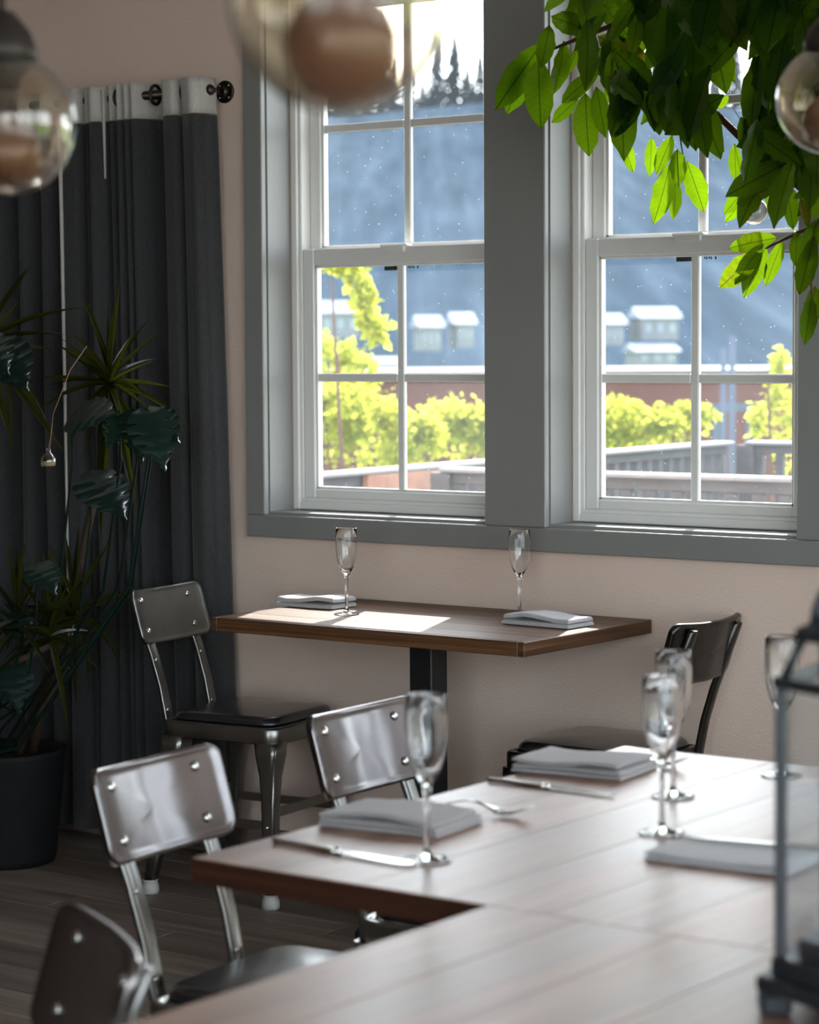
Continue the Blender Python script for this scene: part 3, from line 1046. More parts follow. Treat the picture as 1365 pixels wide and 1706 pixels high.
# curtain: plan profile, read as folds (x across at the heading, depth off the rod)
fold_px = [(-150, .05), (-120, -.05), (-95, .05), (-65, -.05), (-35, .05), (-5, -.045), (22, .045), (45, -.045), (62, .045), (84, -.045), (105, .045),
           (120, -.05), (137, -.045), (146, .04), (152, -.03), (159, .035), (166, -.05), (180, -.02), (184, .045), (194, -.035), (203, .04),
           (210, -.045), (217, .03), (222, -.045), (229, .03), (234, -.045), (241, .0), (250, .035), (268, .05), (284, .0), (288, -.05), (302, -.05),
           (309, .02), (313, .03), (318, -.045), (335, -.058), (346, -.03), (350, .02)]
topz = PY(330, 126, RODY - .05).z
bandz = PY(330, 187, RODY - .05).z
prof = []
for i in range(len(fold_px) - 1):
    (x0, d0), (x1, d1) = fold_px[i], fold_px[i + 1]
    for k in range(5):
        s = k / 5.0
        s2 = s * s * (3 - 2 * s)
        prof.append((PY(x0 + (x1 - x0) * s, 160, RODY).x, .85 * (d0 + (d1 - d0) * s2)))
prof.append((PY(fold_px[-1][0], 160, RODY).x, fold_px[-1][1]))
cur = empty('curtain', (prof[-1][0], RODY, 0.03))
tag(cur, 'charcoal curtain with cream heading band hanging in folds', 'curtain')
x_ref = prof[-1][0]


def cpt(i, z):
    x, dy = prof[i]
    t = (topz - z) / topz
    spread = 1.0 + 0.0 * t
    xx = x_ref + (x - x_ref) * spread + 0.055 * t ** 0.7 * math.exp((x - x_ref) * 2.2)
    wob = 0.006 * math.sin(z * 2.3 + i * .31) * t
    dd = dy * (1 + 0.15 * t) + 0.01 * noise.noise(Vector((i * .13, z * 1.1, 0))) * t
    return Vector((xx + wob - x_ref, max(-0.056, min(0.056, dd)), z - 0.03))


def csheet(zs, name, mat, parent, off=0.0, i0=0, i1=None):
    mb = MB()
    i1 = len(prof) if i1 is None else i1
    n = i1 - i0
    vs = []
    for z in zs:
        for i in range(i0, i1):
            p = cpt(i, z)
            vs.append(p + Vector((0, off, 0)))
    fs = [(j * n + i, j * n + i + 1, (j + 1) * n + i + 1, (j + 1) * n + i) for j in range(len(zs) - 1) for i in range(n - 1)]
    mb.add(vs, fs, True)
    ob = mb.build(name, mat, parent)
    sol = ob.modifiers.new('thickness', 'SOLIDIFY')
    sol.thickness = 0.003
    return ob


csheet([bandz - 0.004 - (bandz - 0.04) * k / 28 for k in range(29)], 'drape', 'curtain', cur)
csheet([topz - (topz - bandz) * k / 4 for k in range(5)], 'heading_band', 'curtain_band', cur)
gi = min(range(len(prof)), key=lambda i: abs(prof[i][0] - PY(259, 160, RODY).x))
for gx in (259, 310, 229, 198):
    g = PY(gx, 158, RODY)
    ring = [(0.5 * 0.05, 0.0)]
    gr = MB()
    pts = [Vector((0.0, .021 * math.cos(a * 6.283 / 20), .026 * math.sin(a * 6.283 / 20))) for a in range(21)]
    gr.tube([p + Vector((g.x - x_ref, 0.0, rz_ - 0.03)) for p in pts], .0045, 8, cap=False)
    gr.build('grommet', 'bronze', cur)
for sx, z0, z1 in ((119, bandz - .01, .5), (181, topz - .01, bandz - .16)):
    i = min(range(len(prof)), key=lambda k: abs(prof[k][0] - PY(sx, 160, RODY).x))
    mb = MB()
    path = [cpt(i, z0 + (z1 - z0) * k / 14) + Vector((0, -.012, 0)) for k in range(15)]
    mb.tube(path, [.006 * (1 - .5 * k / 14) for k in range(15)], 8)
    mb.build('edge_binding', 'curtain_band', cur)

# ------------------------------------------------------------------ tables
TZ = 0.75


def wall_table():
    xa, xb, ya, yb = -3.952, -3.018, 4.500, 5.058
    t = empty('wall_table', ((xa + xb) / 2, (ya + yb) / 2, 0))
    tag(t, 'small dark brown wooden table set against the wall under the window', 'table')
    hx, hy = (xb - xa) / 2, (yb - ya) / 2
    th = 0.034
    e = 0.018
    n = 5
    w = (2 * hy - 2 * e) / n
    for i in range(n):
        y0 = -hy + e + i * w
        MB().box(-hx + e, hx - e, y0 + .0002, y0 + w - .0002, TZ - th + .004, TZ, .0006).build('board', 'wood_wall_x', t)
    MB().box(-hx + e, hx - e, -hy, -hy + e - .0002, TZ - th, TZ - .0004, .0018).build('front_edge_strip', 'wood_wall_x', t)
    MB().box(-hx + e, hx - e, hy - e + .0002, hy, TZ - th, TZ - .0004, .0018).build('back_edge_strip', 'wood_wall_x', t)
    for s in (-1, 1):
        a, b = (-hx, -hx + e - .0002) if s < 0 else (hx - e + .0002, hx)
        MB().box(a, b, -hy, hy, TZ - th, TZ - .0003, .0018).build('end_edge_strip', 'wood_wall_y', t)
    cx_, cy2 = 0.0, 0.0
    cc = PY(714, 1120, 4.78)
    cx_, cy2 = cc.x - t.location.x, 4.78 - t.location.y
    MB().box(cx_ - .2, cx_ + .2, cy2 - .15, cy2 + .15, TZ - th - .008, TZ - th - .0005, .002).build('mounting_plate', 'iron', t)
    MB().box(cx_ - .034, cx_ + .034, cy2 - .034, cy2 + .034, .05, TZ - th - .009, .003).build('column', 'iron', t)
    b = MB()
    for ang in (0, 90, 180, 270):
        R = Matrix.Translation((cx_, cy2, 0)) @ Matrix.Rotation(math.radians(ang), 4, 'Z')
        rings = []
        Lf = .33 if ang in (0, 180) else .25
        for k in range(7):
            f = k / 6
            x = .02 + Lf * f
            hw = .034 - .008 * f
            z1 = .062 - .034 * f
            rr = [(x, -hw, .004), (x, -hw, z1 * .6), (x, -hw * .6, z1), (x, hw * .6, z1), (x, hw, z1 * .6), (x, hw, .004)]
            rings.append([R @ Vector(p) for p in rr])
        b.loft(rings)
    b.build('base', 'iron', t)
    return t


wall_table()


def communal(name_label, xa, xb, ya, yb, rz=0.0, pw_=0.135, legs=True):
    cx_, cy2 = (xa + xb) / 2, (ya + yb) / 2
    t = empty('communal_table', (cx_, cy2, 0), rz)
    tag(t, name_label, 'table', 'long communal dining tables')
    hx, hy = (xb - xa) / 2, (yb - ya) / 2
    th = 0.033
    n = max(1, round(2 * hx / pw_))
    w = 2 * hx / n
    for i in range(n):
        x0 = -hx + i * w
        MB().box(x0 + .0004, x0 + w - .0004, -hy, hy, TZ - th + .001, TZ, .0008).build('board', 'wood_com', t)
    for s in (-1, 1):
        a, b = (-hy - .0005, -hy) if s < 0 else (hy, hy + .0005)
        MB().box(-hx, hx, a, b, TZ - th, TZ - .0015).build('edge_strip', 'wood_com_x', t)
    if legs:
        for x_ in (-hx + .55, hx - .35):
            MB().box(x_ - .04, x_ + .04, -.04, .04, .05, TZ - th - .008, .003).build('column', 'iron', t)
            MB().box(x_ - .15, x_ + .15, -.25, .25, TZ - th - .0079, TZ - th - .0005, .002).build('mounting_plate', 'iron', t)
            b = MB().box(x_ - .035, x_ + .035, -.38, .38, .002, .05, .01)
            b.box(x_ - .25, x_ + .25, -.035, .035, .002, .045, .01)
            b.build('base', 'iron', t)
    return t


T1Y0, T1Y1 = 2.334, 3.412
communal('varnished wooden communal table with the four place settings, farther of the two', -2.088, -0.30, T1Y0, T1Y1, 0)
communal('varnished wooden communal table nearest the viewer, carrying the lantern', -1.617, -0.45, 0.55, T1Y0 - 0.0015, 0)


# ------------------------------------------------------------------ chairs
def make_chair():
    t = empty('metal_chair')
    S = 0.178
    zt, zb = 0.456, 0.414
    # seat pan with rolled rim
    rings = []
    for hx, z in ((S - .012, zb + .002), (S - .002, zb), (S, zb + .004), (S, zt - .006), (S - .003, zt - .001), (S - .008, zt), (S - .02, zt), (S - .024, zt - .006)):
        rings.append([(x, y, z) for x, y in rrect(hx, hx, max(.008, .04 - (S - hx)), 6)])
    MB().loft(rings).build('seat_frame', 'steel_dark', t)
    # cushion
    rings = []
    for k in range(9):
        a = math.pi / 2 * k / 8
        hx = (S - .018) - .03 * (1 - math.cos(a)) ** 1.0 * .6
        z = zt + .002 + .022 * math.sin(a)
        rings.append([(x, y, z) for x, y in rrect(hx, hx, .045, 6, 5)])
    for f in (.8, .55, .25, .02):
        rings.append([(x * f, y * f, zt + .024 + .008 * (1 - f * f)) for x, y in rrect(S - .036, S - .036, .045, 6, 5)])
    MB().loft(rings).build('seat_cushion', 'vinyl_black', t)
    # legs
    def leg(sx, sy):
        rings = []
        top = Vector((sx * (S - .034), sy * (S - .034), 0))
        foot = Vector((-.205 if sx < 0 else .168, sy * .188, 0))
        for z, h in ((zb + .004, .034), (.385, .033), (.36, .029), (.33, .024), (.28, .0205), (.2, .0185), (.1, .016), (.02, .014)):
            f = (zb - z) / (zb - .02)
            c = top + (foot - top) * (max(0, f) ** 1.15)
            rings.append([(c.x + x, c.y + y, z) for x, y in rrect(h, h, h * .45, 3)])
        m = MB().loft(rings)
        # folded edge along the outer corner
        m.tube([(top.x + sx * .026, top.y + sy * .026, zb - .01), (top.x + (foot.x - top.x) * .4 + sx * .015, top.y + (foot.y - top.y) * .4 + sy * .015, .26),
                (foot.x + sx * .009, foot.y + sy * .009, .03)], [.006, .005, .004], 6)
        lg = m.build('leg', 'steel_dark', t)
        MB().lathe([(.001, .0), (.021, .0), (.0235, .006), (.0225, .02), (.0185, .032), (.0215, .036), (.0195, .038), (.0165, .036), (.016, .02)], 18, (foot.x, foot.y, 0)).build('foot_cap', 'foot_cap', lg)
        return foot, top
    F = {}
    for sx in (-1, 1):
        for sy in (-1, 1):
            F[sx, sy] = leg(sx, sy)

    def at(sx, sy, z):
        foot, top = F[sx, sy]
        f = (zb - z) / (zb - .02)
        c = top + (foot - top) * (f ** 1.15)
        return Vector((c.x, c.y, z))
    for (a, b, z) in (((-1, -1), (1, -1), .205), ((-1, 1), (1, 1), .205), ((-1, -1), (-1, 1), .235), ((1, -1), (1, 1), .235)):
        p, q = at(*a, z), at(*b, z)
        d = (q - p).normalized()
        sd = Vector((-d.y, d.x, 0)) * .005
        up = Vector((0, 0, .011))
        m = MB().loft([[c - sd - up, c + sd - up, c + sd + up, c - sd + up] for c in (p, q)], smooth=False)
        so = m.build('stretcher', 'steel_dark', t)
    for a in ((-1, -1), (1, -1), (-1, 1), (1, 1)):
        p = at(*a, .205) + Vector((0, a[1] * .0185, 0))
        MB().sphere(p, .006, 10, 6).build('bolt', 'rivet', t)
    # backrest plate, bowed around the sitter
    hw, hh = .159, .0745
    b0, b1 = Vector((-.264, 0, .636)), Vector((-.307, 0, .782))
    mid, upv = (b0 + b1) / 2, (b1 - b0).normalized()
    fwd = Vector((upv.z, 0, -upv.x))
    def pp(u, v, d):
        return mid + upv * v + Vector((0, u, 0)) + fwd * (d + .026 * (u / hw) ** 2 + .0007 * math.sin(u * 75 + v * 5))
    rings = []
    outl = lambda s: rrect(hw - s, hh - s, max(.004, .026 - s), 7, 11)
    for s, d in ((.05, -.008), (.012, -.008), (.003, -.0085), (.0, -.005), (-.0, .003), (.0015, .006), (.005, .0072), (.009, .006), (.013, .005)):
        rings.append([pp(x, y, d) for x, y in outl(s)])
    base_o = outl(.013)
    back_o = outl(.05)
    back_rings = [[pp(x * f, y * f, -.008) for x, y in back_o] for f in (.02, .5, .8)]
    front_rings = [[pp(x * f, y * f, .005) for x, y in base_o] for f in (.92, .8, .62, .42, .2, .02)]
    pl_ = MB().loft(back_rings + rings + front_rings).build('backrest', 'steel', t)
    for u in (-.104, .104):
        for v in (-.04, .043):
            c = pp(u, v, .005)
            nrm = fwd
            ws = [c + nrm * .0005, c + nrm * .003, c + nrm * .0034]
            MB().tube([c - nrm * .001, c + nrm * .0015, c + nrm * .0035, c + nrm * .0048, c + nrm * .0052], [.0085, .0085, .007, .004, .001], 14).build('rivet', 'rivet', pl_)
    # uprights
    for sy in (-1, 1):
        pts = [Vector((-.150, sy * .1, .400)), Vector((-.176, sy * .101, .392)), Vector((-.192, sy * .102, .402)), Vector((-.199, sy * .1025, .44)),
               Vector((-.218, sy * .103, .53)), Vector((-.243, sy * .104, .61)), Vector((-.276, sy * .104, .68)), Vector((-.3075, sy * .104, .762)), Vector((-.310, sy * .104, .768))]
        off = .0
        rings = []
        for i, p in enumerate(pts):
            tn = (pts[min(i + 1, len(pts) - 1)] - pts[max(0, i - 1)]).normalized()
            nn = Vector((tn.z, 0, -tn.x))
            q = p.copy()
            if p.z > .62:
                q = q + nn * .0045
            hwid = .0155 if i < len(pts) - 1 else .009
            rings.append([q + Vector((0, hwid * a, 0)) + nn * b for a, b in
                          ((-1, -.001), (-.9, -.006), (-.5, -.0085), (.5, -.0085), (.9, -.006), (1, -.001), (1, .004), (.85, .0045), (.6, .001), (-.6, .001), (-.85, .0045), (-1, .004))])
        up_ = MB().loft(rings).build('upright', 'steel_dark', t)
        for zz, xx in ((.60, -.2405), (.47, -.2055)):
            MB().sphere((xx + .001, sy * .103, zz), .005, 8, 6).build('screw', 'rivet', up_)
    return t


chair = make_chair()
CH = [(-4.072, 4.803, 6.9, 'grey metal chair with black seat at the left end of the wall table', 'chairs at the wall table'),
      (-3.045, 4.880, 180.0, 'dark metal chair seen from behind at the right end of the wall table, dark reflection painted in', 'chairs at the wall table'),
      (-2.299, 3.342, 2.1, 'shiny steel chair pulled up to the communal table, nearest the window table', 'steel chairs at the communal tables'),
      (-2.240, 2.757, 4.7, 'shiny steel chair left of the communal table\'s near corner, white glare on seat', 'steel chairs at the communal tables'),
      (-1.955, 1.628, -122.0, 'steel chair turned away from the table in the bottom left corner', 'steel chairs at the communal tables')]
for i, (x, y, r, lab, grp) in enumerate(CH):
    c = chair if i == 0 else copy_tree(chair)
    c.location = (x, y, 0)
    c.rotation_euler = (0, 0, math.radians(r))
    tag(c, lab, 'chair', grp)
for ob in list(COL.objects):                     # dark reflection painted into the chair with its back to the viewer
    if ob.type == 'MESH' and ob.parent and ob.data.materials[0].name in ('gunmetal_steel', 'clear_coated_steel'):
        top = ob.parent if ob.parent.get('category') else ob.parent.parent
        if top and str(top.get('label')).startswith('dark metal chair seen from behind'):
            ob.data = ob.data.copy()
            ob.data.materials[0] = M['steel_dark_reflection']
for ob in list(COL.objects):                     # the other chair at the wall table gets a gunmetal backrest
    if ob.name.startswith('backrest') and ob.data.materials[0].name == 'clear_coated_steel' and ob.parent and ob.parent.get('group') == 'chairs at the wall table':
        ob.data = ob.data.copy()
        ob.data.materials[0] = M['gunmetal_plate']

# ------------------------------------------------------------------ glasses
fp = [(.0005, .0), (.030, .0), (.0315, .001), (.0315, .0022), (.026, .0035), (.012, .0055), (.0055, .010), (.0040, .018), (.0036, .05), (.0038, .082), (.0052, .088),
      (.0062, .092), (.0052, .096), (.0075, .101), (.0125, .108), (.0185, .120), (.0235, .137), (.0262, .156), (.0270, .172), (.0268, .192), (.0260, .2155),
      (.0255, .2165), (.0250, .2155), (.0256, .192), (.0258, .172), (.0250, .156), (.0222, .1375), (.0172, .1215), (.0110, .1105), (.0050, .1060), (.0005, .1050)]
flute_me = MB().lathe(fp, 36).mesh('flute')
flute_me.materials.append(M['glass'])


def flute(x, y, label, grp, s=1.0):
    o = bpy.data.objects.new('champagne_flute', flute_me)
    COL.objects.link(o)
    o.location = (x, y, TZ + .0006)
    o.scale = (s, s, s)
    tag(o, label, 'glass', grp)


GW, GC = 'flutes on the wall table', 'flutes on the communal table'
for px_, py_, lab, g in ((578, 1024, 'champagne flute beside the left napkin on the wall table', GW),
                         (859, 1028, 'champagne flute behind the right napkin on the wall table', GW),
                         (712, 1434, 'champagne flute in front of the nearest folded napkin on the communal table', GC),
                         (1103, 1389, 'front one of the two overlapping champagne flutes on the communal table', GC),
                         (1122, 1328, 'rear one of the two overlapping champagne flutes on the communal table', GC),
                         (1303, 1293, 'champagne flute standing behind the lantern\'s left post', GC)):
    p = PZ(px_, py_, TZ)
    if g == GW and px_ > 800:
        p = Vector((-3.318, 4.928, TZ))
    flute(p.x, p.y, lab, g)


# ------------------------------------------------------------------ napkins
def napkin(name_loc, rz, L, W, layers, label, mat, grp, seed, lift=.006, skew=0.0):
    rnd = random.Random(seed)
    mb = MB()
    z0 = .0
    for k, (th, x0, x1, y0, y1, bul) in enumerate(layers):
        EU = [0, .006, .016, .03] + [.03 + .94 * q / 14 for q in range(1, 14)] + [.97, .984, .994, 1]
        EV = [0, .009, .024, .045] + [.045 + .91 * q / 6 for q in range(1, 6)] + [.955, .976, .991, 1]
        nx_, ny_ = len(EU) - 1, len(EV) - 1
        top, bot = [], []
        ph = rnd.uniform(0, 6)
        for j in range(ny_ + 1):
            for i in range(nx_ + 1):
                u, v = EU[i], EV[j]
                eu = min(u, 1 - u) / .03
                ev = min(v, 1 - v) / .045
                e = min(1, min(eu, ev))
                e = math.sqrt(max(0, 1 - (1 - e) ** 2))
                x = (x0 + (x1 - x0) * u + skew * v) * L
                y = (y0 + (y1 - y0) * v + .015 * math.sin(u * 5 + ph)) * W
                wav = bul * (math.sin(u * 6.0 + ph) * .5 + .5) * (1 - .3 * v) + .0012 * noise.noise(Vector((x * 40, y * 40, seed + k)))
                zb_ = z0 + (wav if k else 0) + .0004
                zt_ = zb_ + th * (.12 + .88 * e)
                bot.append(Vector((x, y, zb_ + th * .1 * (1 - e))))
                top.append(Vector((x, y, zt_)))
        n1 = nx_ + 1
        vs = top + bot
        o = len(top)
        fs = []
        for j in range(ny_):
            for i in range(nx_):
                a = j * n1 + i
                fs.append((a, a + 1, a + n1 + 1, a + n1))
                fs.append((o + a, o + a + n1, o + a + n1 + 1, o + a + 1))
        for i in range(nx_):
            a = i
            fs.append((a, o + a, o + a + 1, a + 1))
            a = ny_ * n1 + i
            fs.append((a, a + 1, o + a + 1, o + a))
        for j in range(ny_):
            a = j * n1
            fs.append((a, a + n1, o + a + n1, o + a))
            a = j * n1 + nx_
            fs.append((a, o + a, o + a + n1, a + n1))
        mb.add(vs, fs, True)
        z0 += th + (bul * .35 if k else .0006)
    ob = mb.build('folded_napkin', mat)
    ob.location = (name_loc.x, name_loc.y, TZ + .0006)
    ob.rotation_euler = (0, 0, rz)
    tag(ob, label, 'napkin', grp)
    return ob


LAY = [(.010, -.5, .5, -.5, .5, 0), (.011, -.47, .5, -.48, .47, .009)]
LAY3 = [(.0065, -.5, .5, -.5, .5, 0), (.006, -.49, .49, -.5, .5, .001), (.0055, -.5, .46, -.5, .48, .006)]
NW, NC = 'napkins on the wall table', 'napkins on the communal table'
p = PZ(526, 1010, TZ)
napkin(p, math.radians(2), .185, .105, LAY, 'sunlit folded grey napkin on the left of the wall table', 'napkin', NW, 3)
p = PZ(912, 1041, TZ)
napkin(p, math.radians(-3), .20, .105, LAY, 'bluish grey folded napkin on the right of the wall table', 'napkin', NW, 8)
p = PZ(668, 1374, TZ)
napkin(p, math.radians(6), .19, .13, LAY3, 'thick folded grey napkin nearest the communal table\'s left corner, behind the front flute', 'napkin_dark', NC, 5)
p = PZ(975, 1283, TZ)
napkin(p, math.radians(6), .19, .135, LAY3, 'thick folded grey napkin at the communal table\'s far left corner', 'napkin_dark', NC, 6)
p = PZ(1225, 1432, TZ)
napkin(p, math.radians(4), .20, .13, [(.005, -.5, .5, -.5, .5, 0), (.004, -.5, .5, -.5, .5, .002)], 'flat grey napkin under the knife beside the lantern', 'napkin', NC, 9)


# ------------------------------------------------------------------ cutlery
def knife(a, b, label, z=TZ, handle_first=True):
    d = b - a
    L = d.length
    t = empty('table_knife', (a.x, a.y, z + .0007), math.atan2(d.y, d.x))
    tag(t, label, 'knife', 'knives on the communal table')
    hl = L * .47
    rings = []
    for k in range(9):
        f = k / 8
        hw = .0055 + .0022 * math.cos(f * 3.1) * -1 + (.002 if k in (0,) else 0)
        hh = .0035
        x = hl * f
        rings.append([(x, y, hh + zz) for y, zz in ((-hw, 0), (-hw * .7, hh * .8), (hw * .7, hh * .8), (hw, 0), (hw * .7, -hh * .9), (-hw * .7, -hh * .9))])
    MB().loft(rings).build('handle', 'cutlery', t)
    MB().sphere((hl, 0, .0036), .0055, 12, 8).build('bolster', 'cutlery', t)
    rings = []
    for k in range(12):
        f = k / 11
        x = hl + .004 + (L - hl - .004) * f
        w1 = .0085 * (1 - max(0, (f - .75) / .25) ** 2 * .9)
        rings.append([(x, -w1, .0032), (x, .0065 * (1 - max(0, (f - .93) / .07) * .8), .0042), (x, .0065 * (1 - max(0, (f - .93) / .07) * .8), .0026)])
    MB().loft(rings, smooth=False).build('blade', 'cutlery', t)


def fork(a, b, label, z=TZ):
    d = b - a
    L = d.length
    t = empty('table_fork', (a.x, a.y, z + .0007), math.atan2(d.y, d.x))
    tag(t, label, 'fork', 'forks on the communal table')
    def zc(f):
        return .002 + .014 * math.exp(-((f - .50) / .22) ** 2) - 0.0 + (.016 * max(0, (f - .78) / .22) ** 1.5)
    rings = []
    for k in range(15):
        f = k / 14 * .74
        hw = .0055 - .002 * math.sin(min(1, f / .6) * 3.1) + (.007 * max(0, (f - .62) / .12))
        rings.append([(L * f, -hw, zc(f)), (L * f, -hw * .6, zc(f) + .0015), (L * f, hw * .6, zc(f) + .0015), (L * f, hw, zc(f)), (L * f, 0, zc(f) - .0008)])
    MB().loft(rings).build('handle', 'cutlery', t)
    for q in range(4):
        y = (-1.5 + q) * .0062
        MB().tube([(L * f, y * (1 if f > .78 else .9), zc(f)) for f in (.72, .78, .86, .94, 1.0)], [.003, .0019, .0017, .0014, .0008], 6).build('tine', 'cutlery', t)


knife(PZ(457, 1404, TZ), PZ(690, 1445, TZ), 'table knife nearest the left corner of the communal table')
knife(PZ(815, 1302, TZ), PZ(1026, 1329, TZ), 'table knife in front of the far thick napkin')
knife(PZ(1440, 1424, TZ + .011), PZ(1145, 1399, TZ + .011), 'table knife lying on the flat grey napkin by the lantern', TZ + .0115)
fork(PZ(690, 1342, TZ), PZ(884, 1366, TZ), 'table fork between the two thick grey napkins')
fork(PZ(975, 1262, TZ), PZ(1142, 1283, TZ), 'table fork behind the overlapping flutes')


# ------------------------------------------------------------------ lantern
def lantern():
    L = PD(1297, 1600, 2.40)
    rt = Vector((_rt0.x, _rt0.y, 0))
    c = Vector((L.x, L.y, 0)) + rt * .135
    t = empty('hexagonal_lantern', (c.x, c.y, TZ + .0006), yaw)
    tag(t, 'slate-grey hexagonal metal lantern with glass sides at the right edge', 'lantern')
    def hexr(r, z):
        return [(r * math.cos(math.radians(60 * k)), r * math.sin(math.radians(60 * k)), z) for k in range(6)]
    b = MB().loft([hexr(.150, .022), hexr(.157, .024), hexr(.157, .036), hexr(.152, .038)], smooth=False)
    b.loft([hexr(.142, .0381), hexr(.142, .055), hexr(.138, .057)], smooth=False)
    for k in range(6):
        a = math.radians(60 * k)
        b.box(-.016, .016, -.016, .016, 0, .0225, .004, mat=Matrix.Translation((.138 * math.cos(a), .138 * math.sin(a), 0)) @ Matrix.Rotation(a, 4, 'Z'))
    b.build('base', 'lantern', t)
    MB().loft([hexr(.115, .0572), hexr(.115, .072), hexr(.111, .074)], smooth=False).build('plinth', 'lantern', t)
    H = .325
    for k in range(6):
        a = math.radians(60 * k)
        MB().box(-.0055, .0055, -.0055, .0055, .0575, H, .001, mat=Matrix.Translation((.133 * math.cos(a), .133 * math.sin(a), 0)) @ Matrix.Rotation(a, 4, 'Z')).build('post', 'lantern', t)
        a2 = a + math.radians(60)
        p, q = Vector((.131 * math.cos(a), .131 * math.sin(a), 0)), Vector((.131 * math.cos(a2), .131 * math.sin(a2), 0))
        m = (p + q) / 2
        d = (q - p)
        R = Matrix.Translation((m.x, m.y, 0)) @ Matrix.Rotation(math.atan2(d.y, d.x), 4, 'Z')
        MB().box(-d.length / 2 + .006, d.length / 2 - .006, -.001, .001, .0585, H - .001, mat=R).build('glass_side', 'lantern_glass', t)
    rr = MB()
    rr.loft([hexr(.142, H), hexr(.142, H + .011), hexr(.128, H + .011), hexr(.124, H), hexr(.142, H)], cap=False, smooth=False)
    rr.build('top_rim', 'lantern', t)
    for k in range(6):
        a = math.radians(60 * k)
        MB().tube([(.13 * math.cos(a), .13 * math.sin(a), H + .01), (.112 * math.cos(a), .112 * math.sin(a), H + .048)], .005, 6).build('roof_strut', 'lantern', t)
    MB().loft([hexr(.118, H + .046), hexr(.120, H + .05), hexr(.120, H + .058), hexr(.085, H + .072), hexr(.03, H + .08)], smooth=False).build('roof', 'lantern', t)
    MB().tube([(.1 * math.cos(x), 0, H + .062 + .075 * math.sin(x)) for x in [math.pi * k / 16 for k in range(17)]], .006, 8).build('handle', 'lantern', t)
    # glass bowl hung inside
    bp = [(.0005, .165), (.03, .167), (.06, .178), (.085, .2), (.095, .225), (.093, .225), (.083, .202), (.058, .181), (.03, .17), (.0005, .168)]
    MB().lathe(bp, 32).build('glass_bowl', 'lantern_glass', t)
    MB().lathe([(.0005, .1695), (.027, .171), (.028, .19), (.0005, .19)], 20).build('candle', 'curtain_band', t)
    for k in range(3):
        a = math.radians(120 * k + 30)
        MB().tube([(.092 * math.cos(a), .092 * math.sin(a), .224), (.10 * math.cos(a), .10 * math.sin(a), H + .047)], .0016, 5).build('hanger', 'lantern', t)


lantern()


# ------------------------------------------------------------------ pendants
def pendant(c, r, label, bulb_r=.039):
    t = empty('globe_pendant', (c.x, c.y, RZ1))
    tag(t, label, 'pendant light', 'clear globe pendants over the tables')
    z = c.z - RZ1
    prof_ = []
    for k in range(25):
        a = -math.pi / 2 + (math.pi * .86) * k / 24
        prof_.append((max(.0005, r * math.cos(a)), r * math.sin(a)))
    inner = [(max(.0003, q * (r - .0022) / r), w * (r - .0022) / r) for q, w in prof_[::-1]]
    MB().lathe(prof_ + inner, 40, (0, 0, z)).build('glass_globe', 'globe', t)
    top = z + r * math.sin(-math.pi / 2 + math.pi * .86)
    MB().lathe([(.001, .05), (.012, .05), (.03, .03), (.037, .012), (.038, -.006), (.034, -.006), (.02, -.02), (.018, -.03), (.001, -.03)], 24, (0, 0, top)).build('socket_cap', 'socket', t)
    MB().tube([(0, 0, top + .045), (0, 0, 0)], .0035, 8).build('cord', 'cord', t)
    MB().lathe([(.001, 0), (.06, 0), (.06, -.018), (.05, -.024), (.001, -.024)], 24).build('ceiling_rose', 'socket', t)
    bz = z - .030 + bulb_r * (1 + math.sin(math.pi * .36)) - .028
    MB().tube([(0, 0, top - .02), (0, 0, bz - .004)], .0145, 14).build('socket', 'socket', t)
    pr = [(.013, 0), (.0135, -.008)]
    for k in range(15):
        a = math.pi * (.36 - .86 * k / 14)
        pr.append((max(.0005, bulb_r * math.cos(a)), -.012 - bulb_r * math.sin(math.pi * .36) + bulb_r * math.sin(a)))
    MB().lathe(pr, 24, (0, 0, bz)).build('bulb', 'bulb', t)


pendant(PD(568, -2, 1.63), .0765, 'clear globe pendant with amber bulb, blurred large at the top centre')
pendant(PD(6, 208, 2.58), .0765, 'clear globe pendant cut by the left edge in front of the curtain')
pendant(PD(1384, 166, 3.40), .0765, 'clear globe pendant at the right edge in front of the leaves')

# ------------------------------------------------------------------ foliage
def leaf_mesh(name, mat, prof_w, nseg=8, W=.42, fold=.12, droop=.12, wave=.02, seed=0, stalk=.0):
    """A leaf of unit length along +x, its face towards +z."""
    rnd = random.Random(seed)
    ph = rnd.uniform(0, 6)
    vs, fs = [], []
    cols = (-1, -.5, 0, .5, 1)
    for i in range(nseg + 1):
        u = i / nseg
        w = W / 2 * prof_w(u)
        zc_ = -droop * u * u
        for c in cols:
            wv = wave * math.sin(u * 19 + ph + c * 1.3) * abs(c)
            vs.append((u, c * w * (1 + .06 * math.sin(u * 23 + ph) * (abs(c) == 1)), zc_ + fold * abs(c) * w * 2 + wv))
    n = len(cols)
    for i in range(nseg):
        for k in range(n - 1):
            a = i * n + k
            fs.append((a, a + 1, a + n + 1, a + n))
    mb = MB().add(vs, fs, True)
    me = mb.mesh(name)
    me.materials.append(M[mat])
    return me


def put_leaf(me, name, parent, ploc, b, t, facing, scale_w=1.0):
    x = (t - b)
    L = x.length
    x.normalize()
    z = (facing - x * facing.dot(x))
    if z.length < 1e-4:
        z = Vector((0, 0, 1)) - x * x.z
    z.normalize()
    y = z.cross(x)
    o = bpy.data.objects.new(name, me)
    COL.objects.link(o)
    o.parent = parent
    R = Matrix((x, y, z)).transposed().to_4x4()
    o.matrix_local = Matrix.Translation(b - ploc) @ R @ Matrix.Diagonal((L, L * scale_w, L, 1))
    return o


